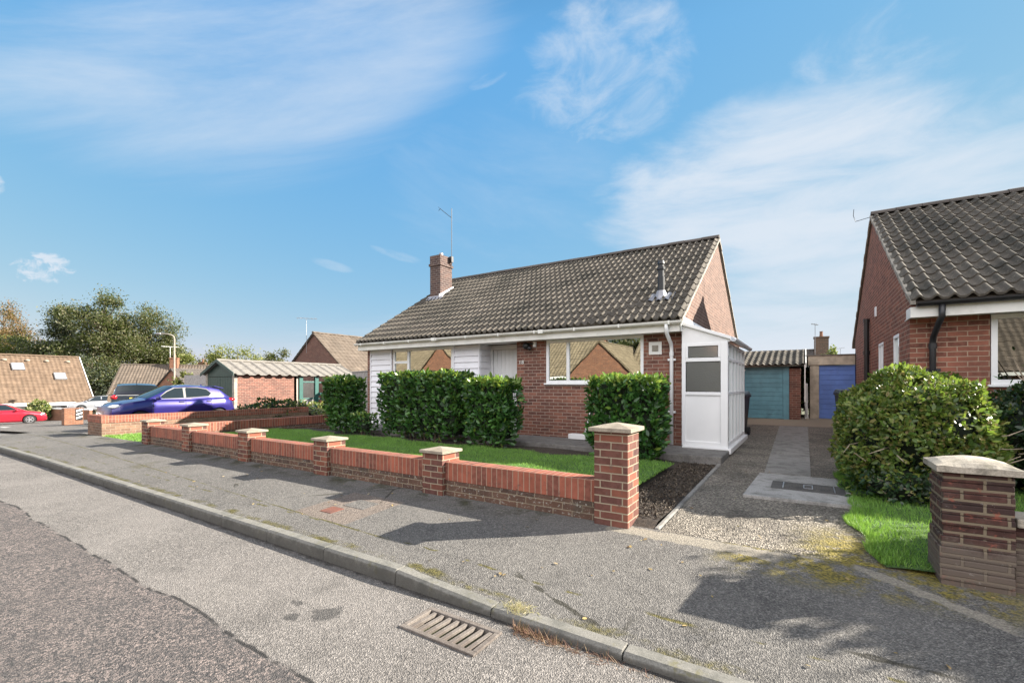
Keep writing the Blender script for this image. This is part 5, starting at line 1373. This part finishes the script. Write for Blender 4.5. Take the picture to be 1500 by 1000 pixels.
# pale things behind the gate
m = MB(); m.box(-26.0,-25.9,13.4,21,-.2,1.7); tag(build(m, 'rendered_wall', M_plain('cream_render', (.62,.58,.50), .8)), 'cream rendered yard wall glimpsed through the green gate', 'wall')
def bin_(label, x, y, z, rz, mat, s=1.0, name='wheelie_bin'):
    t = thing(name, (0,0,0), label, 'bin')
    m = MB(); m.hexa([(-.20,-.24,.06),(.20,-.24,.06),(.20,.20,.06),(-.20,.20,.06),(-.27,-.33,.98),(.27,-.33,.98),(.27,.30,.98),(-.27,.30,.98)]); m.box(-.285,.285,-.345,.31,.93,.985)
    build(m, 'body', MT[mat], t, bevel=.012)
    m = MB(); m.hexa([(-.29,-.36,.99),(.29,-.36,.99),(.29,.34,.99),(-.29,.34,.99),(-.24,-.30,1.05),(.24,-.30,1.05),(.24,.30,1.08),(-.24,.30,1.08)]); build(m, 'lid', MT[mat], t, bevel=.012)
    m = MB(); m.tube([(-.27,.40,.96),(.27,.40,.96)], .018, 8)
    for q in (-.24,.24): m.tube([(q,.28,.95),(q,.40,.96)], .018, 6)
    build(m, 'handle', MT[mat], t)
    for q in (-.24,.24): build(MB().lathe([(.10,-.03),(.10,.03)], (q,.22,.10), 18, axis='x'), 'wheel', MT['tyre'], t)
    t.location = (x,y,z); t.rotation_euler = (0,0,rz); t.scale = (s,s,s); return t
bin_('black wheelie bin beside the round bush, before the blue garage door', .98, 14.6, dz(14.6), R(8), 'black')
bin_('black wheelie bin peeping out behind the white porch', -1.42, 12.40, dz(12.3), R(-5), 'black', 1.0)
MT['grey_bin'] = M_plain('grey_plastic', (.22,.22,.24), .5)
bin_('grey wheelie bin behind the green gate', -23.3, 16.9, -.1, R(-60), 'grey_bin', 1.1)
# grey fence between the gate and the bungalow
FE = thing('wooden_fence', (-16,12,0), 'grey vertical board fence joining the green gate to the bungalow corner', 'fence')
fa = Vector((-20.9,16.3,0)); fb = Vector((-14.6,14.0,0)); fd = (fb-fa); n = 44
m = MB()
for i in range(n):
    a = fa + fd*(i/n); c = fa + fd*((i+.94)/n); o_ = Vector((-.02,.02,0)) if i % 2 else Vector((0,0,0)); nn_ = Vector((-fd.y, fd.x, 0)).normalized()*.02
    z1 = 2.13+random.uniform(-.012,.012)
    a = a+o_; c = c+o_
    m.hexa([(a.x,a.y,-.1),(c.x,c.y,-.1),(c.x+nn_.x,c.y+nn_.y,-.1),(a.x+nn_.x,a.y+nn_.y,-.1),(a.x,a.y,z1),(c.x,c.y,z1),(c.x+nn_.x,c.y+nn_.y,z1),(a.x+nn_.x,a.y+nn_.y,z1)])
build(m, 'board', MT['wood_grey'], FE)
m = MB(); m.tube([fa+Vector((0,-.01,2.14)), fb+Vector((0,-.01,2.14))], .03, 4); build(m, 'rail', MT['wood_grey'], FE)
dome_bush('grey green sprawling shrub by the wall in front of the brick garage', (-16.9,9.6,.36), (.6,1.1,.45), 2600, ('bush_dark','bush'), lump=.35, mixw=.25, size=(.06,.13), name='shrub', coref=.65)
dome_bush('brownish low shrub beside the garage wall and the green gate', (-17.4,11.4,.30), (.6,1.2,.38), 1800, ('bush','tree_autumn'), lump=.35, mixw=.2, size=(.05,.11), name='shrub', coref=.6)

# generic gabled house
def gable_house(label, cx, cy, z0, Lr, Wd, eave, ridge, rot, wmat, tmat, windows=(), chim=None, over=.25, per=.3, gauge=.36, cat='house', gm=None, name='house', amp=.05):
    """ridge along local x; local origin at the centre of the plan"""
    t = thing(name, (0,0,0), label, cat); a, b2 = Lr/2, Wd/2
    m = MB(); m.box(-a, a, -b2, b2, 0, eave); m.prism([(-a,-b2,eave),(-a,b2,eave),(-a,0,ridge-.05)], (Lr,0,0)); build(m, 'wall', MT[wmat], t)
    m = MB(); sl_ = math.hypot(b2+over, ridge-(eave-(ridge-eave)/b2*over)); ez = eave-(ridge-eave)/b2*over
    for s in (-1,1):
        tiles(m, (-a-.12, s*(b2+over), ez+.03), (1,0,0), (0,-s*(b2+over),ridge-ez), Lr+.24, sl_, per=per, gauge=gauge, amp=amp, seg=5, wander=.006)
    m.prism([(-a-.1,-b2-over,ez),(-a-.1,-b2-over,ez-.06),(-a-.1,0,ridge-.06),(-a-.1,b2+over,ez-.06),(-a-.1,b2+over,ez),(-a-.1,0,ridge)], (Lr+.2,0,0))
    ro = build(m, 'roof', MT[tmat], t, smooth=True)
    m = MB(); ridge_tiles(m, (-a-.12,0,ridge+.07), (a+.12,0,ridge+.07)); build(m, 'ridge', MT[tmat], ro)
    m = MB()
    for s in (-1,1): m.box(-a-.1, a+.1, min(s*(b2+over-.02), s*(b2+over+.03)), max(s*(b2+over-.02), s*(b2+over+.03)), ez-.16, ez+.0)
    build(m, 'fascia', MT['offwhite'], t)
    for (ax, u0, u1, zz0, zz1, side) in windows:
        if ax == 'u': window(t, u0, u1, zz0, zz1, side*b2, facing=side, fw=.07, set_in=-.02, bars=((u0+u1)/2,), glass='glass_dark')
        else: window(t, u0, u1, zz0, zz1, side*a, facing=side, axis='v', fw=.07, set_in=-.02, glass='glass_dark')
    if chim:
        x, y, w, h, pot = chim; m = MB(); m.box(x-w/2, x+w/2, y-w/2, y+w/2, ridge-.9, ridge+h); m.box(x-w/2-.05, x+w/2+.05, y-w/2-.05, y+w/2+.05, ridge+h, ridge+h+.12)
        c = build(m, 'chimney', MT[wmat if not gm else gm], t)
        m = MB(); m.lathe([(.14,0),(.16,.06),(.12,.1),(.11,.42),(.14,.46)], (x,y,ridge+h+.12), 12); build(m, 'chimney_pot', MT['brick_far'], c)
        if pot:
            m = MB(); x2 = x-w/2-.05; m.tube([(x2,y,ridge),(x2,y,ridge+h+1.4)], .025, 6); m.tube([(x2-.7,y-.5,ridge+h+1.4),(x2+.7,y+.5,ridge+h+1.4)], .025, 6)
            for q in lin(-.6,.6,6): m.tube([(x2+q-.12,y+q*.7+.17,ridge+h+1.4),(x2+q+.12,y+q*.7-.17,ridge+h+1.4)], .014, 5)
            build(m, 'aerial', MT['white'], t)
    t.location = (cx,cy,z0); t.rotation_euler = (0,0,rot); return t
# brown brick gable behind the garage: ridge runs away from the road
p = at(459, 487, 29.0)
gable_house('house with a brown brick gable rising behind the corrugated garage', p[0]+.1, p[1]+5, -.1, 10, 6.4, 2.35, p[2]+.05, R(90), 'brick_brown', 'tile_brown', gm='brick_brown')
m = MB(); q = (p[0]-.35, p[1]-.25); m.tube([(q[0],q[1],p[2]-1.3),(q[0],q[1],p[2]+.9)], .012, 6); m.tube([(q[0]-.55,q[1]-.3,p[2]+.95),(q[0]+.6,q[1]+.35,p[2]+.85)], .015, 6)
for i in lin(-.5,.5,5): m.tube([(q[0]+i-.08,q[1]+i*.6+.12,p[2]+.9),(q[0]+i+.08,q[1]+i*.6-.12,p[2]+.9)], .01, 5)
tag(build(m, 'television_aerial', MT['steel']), 'thin television aerial on the brown brick gable', 'aerial')
# chalet house across the side street
CHL = thing('chalet_house', (-59,4,-1.9), 'chalet house with a long tan tiled roof and two skylights across the side street', 'house')
ce = -57.0; cr_ = -61.4; e = at(138, 588, 43.4); vend = e[1]; ezz = -.12; rzz = 4.15; v0 = vend-20
m = MB(); m.box(-66, ce-.5, v0, vend-.3, -2.6, ezz); m.prism([(ce-.5,vend-.5,ezz),(cr_,vend-.5,rzz-.1),(2*cr_-ce+.5,vend-.5,ezz)], (0,.25,0)); build(m, 'wall', M_plain('white_render', (.72,.72,.74), .7), CHL)
m = MB(); slc = math.hypot(ce-cr_, rzz-ezz)
tiles(m, (ce, v0, ezz), (0,1,0), (cr_-ce,0,rzz-ezz), vend-v0, slc, per=.32, gauge=.38, amp=.06, seg=5, wander=.008)
m.prism([(ce,v0,ezz),(cr_,v0,rzz),(2*cr_-ce,v0,ezz),(2*cr_-ce,v0,ezz-.08),(cr_,v0,rzz-.08),(ce,v0,ezz-.08)], (0,vend-v0-.02,0))
CR = build(m, 'roof', MT['tile_far'], CHL, smooth=True)
m = MB(); ridge_tiles(m, (cr_,v0,rzz+.08), (cr_,vend,rzz+.08), .14); build(m, 'ridge', MT['tile_far'], CR)
m = MB(); m.box(ce-.02,ce+.04,v0,vend,ezz-.30,ezz-.04); m.prism([(ce+.05,vend,ezz-.12),(ce+.05,vend,ezz+.1),(cr_,vend,rzz+.12),(cr_,vend,rzz-.1)], (0,.05,0)); build(m, 'fascia', MT['white'], CHL)
nC = Vector((rzz-ezz,0,-(cr_-ce))).normalized(); upC = Vector((cr_-ce,0,rzz-ezz)).normalized()
def on_roof(px, py):
    k = (px-750)/667; y = R(32.7); dr = Vector((-math.sin(y)+math.cos(y)*k, math.cos(y)+math.sin(y)*k, (563-py)/667)); o_ = Vector((0,0,1.46)); q = Vector((ce,0,ezz))
    return o_ + dr*((q-o_).dot(nC)/dr.dot(nC))
for px, py in ((26,538),(88,552)):
    c = on_roof(px, py); m = MB(); al = Vector((0,1,0))
    def pt(a, b2, h): return c + al*a + upC*b2 + nC*h
    m.hexa([pt(-.42,-.45,.0),pt(.42,-.45,.0),pt(.42,.45,.0),pt(-.42,.45,.0),pt(-.42,-.45,.17),pt(.42,-.45,.17),pt(.42,.45,.17),pt(-.42,.45,.17)]); sk = build(m, 'skylight', MT['steel'], CHL)
    m = MB(); m.hexa([pt(-.34,-.37,.171),pt(.34,-.37,.171),pt(.34,.37,.171),pt(-.34,.37,.171),pt(-.34,-.37,.185),pt(.34,-.37,.185),pt(.34,.37,.185),pt(-.34,.37,.185)]); build(m, 'pane', MT['lampglass'], sk)
for px, py in ((6,528),(40,529),(68,530),(99,531)):
    c = on_roof(px, py); m = MB(); m.blob((c.x+.02,c.y,c.z+.08), (.22,.2,.13), 10); build(m, 'roof_vent', MT['cap'], CHL, smooth=True)
for (px0, px1, zz0, zz1) in ((20,45,-1.5,-.55),(64,84,-.75,-.45),(88,97,-1.6,-.45),(99,112,-.8,-.45)):
    a = at(px0,600,1); b2 = at(px1,600,1); f0 = (ce-.5)/a[0]; f1 = (ce-.5)/b2[0]
    window(CHL, a[1]*f0, b2[1]*f1, zz0, zz1, ce-.5, facing=1, axis='v', fw=.08, set_in=-.03, glass='glass_dark')
dome_bush('variegated shrub beside the red car, before the chalet house', (*at(57,592,38)[:2], -.75), (.55,.6,.75), 1500, ('variegated','bush'), lump=.3, mixw=.2, size=(.12,.22), name='shrub', coref=.75)
# far cottages and their chimneys
p = at(205, 533, 50); 
gable_house('far cottage with a brown tiled roof, red brick gable and tall chimney', p[0]-1.2, p[1]+3.2, -1.6, 9.0, 6.0, 2.2, p[2]+1.6, R(52), 'brick_far', 'tile_brown', chim=(.6,-.3,.75,.75,True), cat='house')
p = at(252, 541, 44)
gable_house('small lit brick gable with a dark roof in front of the far cottage', p[0]+.2, p[1]+2.2, -1.2, 5, 5.6, 2.1, p[2]+1.2, R(100), 'brick_far', 'tile_dark', cat='house')
p = at(290, 541, 62)
gable_house('farthest house with a brown roof and square chimney behind the grey far fence', p[0]+2, p[1]+3, -1.5, 13, 6, 2.2, p[2]+1.5, R(38), 'brick_far', 'tile_brown', chim=(-3.4,0,.9,.9,False), cat='house')
FF = thing('wooden_fence', (-30,16,-.4), 'grey board fence far behind the purple blue car and the lamp post', 'fence')
a = at(270,560,36); b2 = at(330,560,34); m = MB()
for i in range(14):
    c0 = Vector(a).lerp(Vector(b2), i/14); c1 = Vector(a).lerp(Vector(b2), (i+.95)/14); nn_ = Vector((.05,.05,0))
    m.hexa([(c0.x,c0.y,-.6),(c1.x,c1.y,-.6),(c1.x+.05,c1.y+.05,-.6),(c0.x+.05,c0.y+.05,-.6),(c0.x,c0.y,2.2),(c1.x,c1.y,2.2),(c1.x+.05,c1.y+.05,2.2),(c0.x+.05,c0.y+.05,2.2)])
build(m, 'board', MT['wood_grey'], FF)
tr('small bright green shrub tree before the far fence', 274, 541, 38, 26, 'tree_pale', ground=-.5, n=1500, ls=.22, clumps=16, seedv=15, second='tree_green', trunk=.08)
LP = thing('street_lamp', (0,0,0), 'pale curved top lamp post rising behind the purple blue car', 'street lamp')
p = at(255.5, 489, 40); zb_ = zg(p[0])-.2
m = MB(); m.tube([(p[0],p[1],zb_),(p[0],p[1],zb_+1.2),(p[0],p[1],p[2]-.4)], [.11,.075,.06], 10)
build(m, 'pole', MT['concrete_pale'], LP)
rtx, rty = math.cos(R(32.7)), math.sin(R(32.7))
m = MB(); pts = []
for i in range(9):
    t_ = math.pi/2*i/8; s_ = .75*(1-math.cos(t_)); pts.append((p[0]-rtx*s_, p[1]-rty*s_, p[2]-.4+.4*math.sin(t_)))
pts.append((p[0]-rtx*1.1, p[1]-rty*1.1, p[2]+.03)); m.tube(pts, .05, 8); build(m, 'arm', MT['concrete_pale'], LP)
m = MB(); m.blob((p[0]-rtx*1.4,p[1]-rty*1.4,p[2]+.02), (.34,.22,.09), 12); build(m, 'lamp_head', MT['steel'], LP, smooth=True)

# ------------------------------------------------------------------ garages at the end of the drive
TG = thing('garage', (-1.4,18.5,.3), 'teal boarded garage door under a lichened tile roof, beyond the white porch', 'garage')
z0 = .29; TV = 17.7
m = MB(); m.box(-.42,-.10,TV,TV+.3,z0-.1,2.0); m.box(-3.3,-2.98,TV,TV+.3,z0-.1,2.0); m.box(-3.3,-.10,TV+.3,TV+5,z0-.1,2.0); build(m, 'wall', MT['brick_garage'], TG)
m = MB(); m.box(-.60,-.425,TV+.03,TV+.14,z0,2.08); m.box(-2.975,-2.8,TV+.03,TV+.14,z0,2.08); m.box(-2.8,-.6,TV+.03,TV+.14,1.98,2.08); build(m, 'door_frame', MT['teal'], TG, bevel=.006)
m = MB(); n = 11
for i in range(n): m.box(-2.795,-.605,TV+.07,TV+.10,z0+.02+i*(1.67/n),z0+.02+(i+1)*(1.67/n)-.012)
m.box(-2.795,-.605,TV+.085,TV+.12,z0+.02,1.975); D_ = build(m, 'door', MT['teal'], TG, bevel=.004)
m = MB(); m.tube([(-1.75,TV+.05,1.93),(-1.75,TV+.05,1.99)], .02, 8); build(m, 'handle', MT['white'], D_)
m = MB(); tiles(m, (-3.4,TV-.15,2.10), (1,0,0), (0,2.4,.62), 3.45, 2.48, per=.19, gauge=.33, amp=.05, seg=7, wander=.01); m.prism([(-3.39,TV-.13,2.09),(-3.39,TV-.13,2.05),(-3.39,TV+2.25,2.66),(-3.39,TV+4.9,2.05),(-3.39,TV+4.9,2.09),(-3.39,TV+2.25,2.71)], (3.42,0,0)); ro = build(m, 'roof', MT['tile'], TG, smooth=True)
m = MB(); m.prism([(.03,TV-.16,2.02),(.03,TV-.16,2.16),(.03,TV+2.25,2.78),(.03,TV+2.25,2.64)], (.03,0,0)); m.box(.0,.035,TV-.18,TV-.05,.9,2.1); build(m, 'bargeboard', MT['offwhite'], ro)
BG = thing('garage', (1.4,20,.3), 'flat roofed garage with a blue boarded door and pale concrete frame beside the right bungalow', 'garage')
TV = 18.7
m = MB(); m.box(.16,.42,TV,TV+.18,z0-.1,2.12); m.box(2.55,2.8,TV,TV+.18,z0-.1,2.12); m.box(.10,2.9,TV-.03,TV+.18,2.121,2.44); build(m, 'frame', MT['timber'], BG, bevel=.01)
m = MB(); m.box(.16,.2,TV+.18,TV+5,z0-.1,2.2); m.box(2.76,2.8,TV+.18,TV+5,z0-.1,2.2); m.box(.0,3,TV+.181,TV+5.1,2.3,2.42); build(m, 'wall', MT['concrete_pale'], BG)
m = MB(); m.box(.04,2.95,TV-.06,TV+5.2,2.441,2.47); build(m, 'roof', MT['iron'], BG)
m = MB(); n = 11
for i in range(n): m.box(.425,2.545,TV+.06,TV+.09,z0+.02+i*(1.80/n),z0+.02+(i+1)*(1.80/n)-.012)
m.box(.425,2.545,TV+.075,TV+.11,z0+.02,2.115); build(m, 'door', MT['blue'], BG, bevel=.004)
# white post and dark shrub in the gap between the garages
m = MB(); m.tube([(.06,18.6,.3),(.05,18.6,1.5)], .05, 8); m.tube([(.10,18.55,.3),(.06,18.55,.6),(.02,18.55,.8)], .03, 8); tag(build(m, 'waste_pipe', MT['offwhite']), 'white pipe in the narrow gap between the teal and blue garages', 'pipe')
dome_bush('dark leafy climber in the gap between the two garages', (.05,19.6,1.3), (.28,.5,.9), 900, ('bush_dark','bush'), size=(.08,.14), name='shrub', lump=.3)
p = at(1200, 512, 36)
gable_house('house with a long dark roof and a stout chimney behind the garages', p[0]-7.2, p[1]+3, -.1, 15.5, 7, 2.2, p[2]+.25, 0, 'brick_brown', 'tile_dark', chim=(7.4,-.4,1.0,.95,False), gm='brick_base')
q = at(1194, 500, 34); m = MB(); m.tube([(q[0],q[1],2.5),(q[0],q[1],6.0)], .022, 6); m.tube([(q[0]-.25,q[1],6.0),(q[0]+.2,q[1]+.1,5.9)], .03, 5)
for i in (-.2,-.05,.1): m.tube([(q[0]+i,q[1]-.25,5.97),(q[0]+i,q[1]+.25,5.97)], .012, 5)
tag(build(m, 'television_aerial', MT['steel']), 'tall thin aerial pole left of the stout chimney behind the garages', 'aerial')
q = at(1231, 500, 45); m = MB(); m.tube([(q[0],q[1],2.5),(q[0],q[1],5.0)], .02, 6); m.tube([(q[0]-.3,q[1],5.0),(q[0]+.35,q[1]+.1,5.1)], .02, 5); tag(build(m, 'television_aerial', MT['steel']), 'faint far aerial above the blue garage\'s flat roof', 'aerial')
for i, (px, top, w) in enumerate(((1203,515,20),(1219,513,16))):
    tr(['variegated shrub growing in front of the stout chimney', 'small pale shrub just right of the stout chimney'][i], px, top, 29, w, 'variegated', ground=0, n=1500, ls=.16, clumps=18, seedv=30+i, second='tree_pale', trunk=.05, name='shrub_tree')

# ------------------------------------------------------------------ houses across the road (seen mirrored in the windows)
gable_house('brick house with a golden tiled roof across the road, mirrored in the right window', -20.2, -18, -.1, 12, 8, 2.4, 5.6, 0, 'brick_far', 'tile_gold', windows=(('u',-2,0,.9,2.1,1),))
gable_house('projecting brick gable across the road, mirrored in the right window', -11.9, -14.6, -.1, 7, 4.6, 2.3, 4.5, R(90), 'brick_far', 'tile_gold', windows=())
gable_house('brick house with a golden tiled roof across the road, mirrored at the window\'s right end', -5.4, -18, -.1, 11, 8, 2.4, 5.4, 0, 'brick_far', 'tile_gold', windows=(('u',-3,-1,.9,2.1,1),))
gable_house('long golden roofed house across the road, mirrored in the left window', -35, -18, -.1, 14, 8, 2.4, 5.6, 0, 'brick_far', 'tile_gold', windows=(('u',2,4,.9,2.1,1),))
gable_house('brick gable across the road, mirrored in the left window', -26.5, -14.6, -.1, 7, 5.6, 2.4, 5.0, R(90), 'brick_far', 'tile_gold', windows=(('v',-1.2,.4,.9,2.0,1),))

gable_house('brick house with a golden tiled roof across the road, mirrored in the neighbour\'s window', 11, -17, -.1, 15, 8, 2.4, 6.2, 0, 'brick_far', 'tile_brown', windows=(('u',-3,-1,.9,2.1,1),))

# ------------------------------------------------------------------ camera, sun, sky
cam = bpy.data.cameras.new('camera'); co = bpy.data.objects.new('camera', cam); COL.objects.link(co)
cam.sensor_width = 36; cam.sensor_fit = 'HORIZONTAL'; cam.lens = 36*667/1500; cam.shift_y = (563-500)/1500; cam.clip_end = 3000; cam.clip_start = .05
co.location = (0,0,1.46); co.rotation_euler = (R(90),0,R(32.7)); SC.camera = co
SD = Vector((1.56,1.20,.98)).normalized()
sun = bpy.data.lights.new('sun', 'SUN'); sun.energy = SUN_E; sun.angle = R(.53); sun.color = (1,.93,.82)
so = bpy.data.objects.new('sun', sun); COL.objects.link(so); so.rotation_euler = SD.to_track_quat('Z','Y').to_euler(); so.location = (30,25,25)
W = bpy.data.worlds.new('World'); SC.world = W; W.use_nodes = True; nt = W.node_tree; nt.nodes.clear(); k = N(nt)
out = nt.nodes.new('ShaderNodeOutputWorld'); bg = nt.nodes.new('ShaderNodeBackground'); nt.links.new(bg.outputs[0], out.inputs[0])
sky = nt.nodes.new('ShaderNodeTexSky'); sky.sky_type = 'NISHITA'; sky.sun_disc = False
sky.sun_elevation = math.asin(SD.z); sky.sun_rotation = math.atan2(SD.x, SD.y); sky.air_density = 1.0; sky.dust_density = .1; sky.ozone_density = 5; sky.altitude = 0
bg.inputs['Strength'].default_value = SKY_S
gen = k.co('Generated'); nrmv = k.n('VectorMath', operation='NORMALIZE'); k.l(gen, nrmv.inputs[0]); x, y, z = k.sep(nrmv.outputs[0])
az = k.math('ARCTAN2', x, y); el = k.math('ARCSINE', z)
cb = k.n('CombineXYZ'); k.l(az, cb.inputs[0]); k.l(el, cb.inputs[1]); ae = cb.outputs[0]
def azel(px, py):
    q = Vector(at(px, py, 1)) - Vector((0,0,1.46)); q.normalize(); return math.atan2(q.x, q.y), math.asin(q.z)
def cloud(px0, py0, px1, py1, thick, streak, lo, hi, amt, seed, nsc=5):
    a = Vector(azel(px0,py0)); b2 = Vector(azel(px1,py1)); c = (a+b2)/2; e1 = (b2-a)/2; L = e1.length; e1 /= L; e2 = Vector((-e1.y,e1.x)); th = thick/667
    sub = k.n('VectorMath', operation='SUBTRACT'); k.l(ae, sub.inputs[0]); sub.inputs[1].default_value = (c.x,c.y,0)
    d1 = k.n('VectorMath', operation='DOT_PRODUCT'); k.l(sub.outputs[0], d1.inputs[0]); d1.inputs[1].default_value = (e1.x/L,e1.y/L,0)
    d2 = k.n('VectorMath', operation='DOT_PRODUCT'); k.l(sub.outputs[0], d2.inputs[0]); d2.inputs[1].default_value = (e2.x/th,e2.y/th,0)
    r2 = k.math('ADD', k.math('POWER', d1.outputs['Value'], 2), k.math('POWER', d2.outputs['Value'], 2))
    q = k.n('CombineXYZ'); k.l(k.math('MULTIPLY', d1.outputs['Value'], L*nsc/streak), q.inputs[0]); k.l(k.math('MULTIPLY', d2.outputs['Value'], th*nsc), q.inputs[1]); q.inputs[2].default_value = seed
    nzv = k.noise(q.outputs[0], 1.6, 9, .62, .5)
    m_ = k.math('MULTIPLY', k.mr(r2, 1.15, .15), 1)
    s_ = k.math('ADD', nzv, k.math('MULTIPLY', k.math('SUBTRACT', m_, 1), .45))
    return k.math('MULTIPLY', k.math('MULTIPLY', k.mr(s_, lo, hi), k.mr(r2, 1.2, .7)), amt)
CL = [cloud(-300,90, 800,-60, 125, 6, .12, .78, .72, 1, 4), cloud(720,130, 1080,50, 115, 1.8, .34, .78, .60, 2, 8), cloud(1120,130, 1440,10, 70, 2.4, .34, .8, .62, 3, 7),
      cloud(820,300, 1800,130, 130, 3.5, .16, .62, .90, 4, 5), cloud(980,375, 1800,190, 85, 4.5, .16, .62, .85, 5, 5), cloud(-4,394, 140,392, 22, 1.2, .40, .58, .85, 6, 30), cloud(-30,268, 14,272, 14, 1.2, .3, .6, .6, 7, 16),
      cloud(440,376, 530,400, 9, 4, .30, .70, .35, 8, 12), cloud(530,358, 640,390, 9, 4, .30, .70, .35, 9, 12), cloud(670,135, 760,95, 10, 4, .30, .7, .3, 10, 11), cloud(900,500, 1700,440, 120, 4, .18, .62, .80, 11, 5), cloud(480,190,1000,330,140,4,.34,.9,.3,12,5), cloud(200,520,1100,470,70,5,.25,.75,.45,13,5)]
tot = CL[0]
for c in CL[1:]: tot = k.math('MAXIMUM', tot, c)
sc_ = k.n('SeparateColor'); k.l(sky.outputs[0], sc_.inputs[0]); cc = k.n('CombineColor')
MUL = SKY_S*2**EXPO
for i, (pw, g_) in enumerate(((.8,.215),(.34,.395),(.0,.80))):
    k.l(k.math('MULTIPLY', k.math('POWER', sc_.outputs[i], pw), g_/MUL), cc.inputs[i])
base = k.mix(k.mr(z, .58, .88, 0, .85), cc.outputs[0], (0,0,0))
# unseen bright sky patch added behind the camera to fill the shaded fronts
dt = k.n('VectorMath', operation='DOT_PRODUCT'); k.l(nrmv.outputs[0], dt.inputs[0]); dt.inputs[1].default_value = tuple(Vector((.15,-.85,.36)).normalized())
sky_fill = k.math('MULTIPLY', k.math('MULTIPLY', k.mr(dt.outputs['Value'], .35, .75), k.mr(z, .15, .27)), k.mr(k.noise(nrmv.outputs[0], 2.6, 6, .55), .25, .6, .45, 1))
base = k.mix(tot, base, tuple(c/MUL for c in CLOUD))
base = k.mix(sky_fill, base, tuple(c/MUL for c in SKY_FILL))
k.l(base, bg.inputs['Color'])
SC.view_settings.view_transform = 'Standard'; SC.view_settings.look = 'None'; SC.view_settings.gamma = 1; SC.view_settings.exposure = EXPO
SC.cycles.max_bounces = 6; SC.cycles.use_denoising = True; SC.cycles.transparent_max_bounces = 8
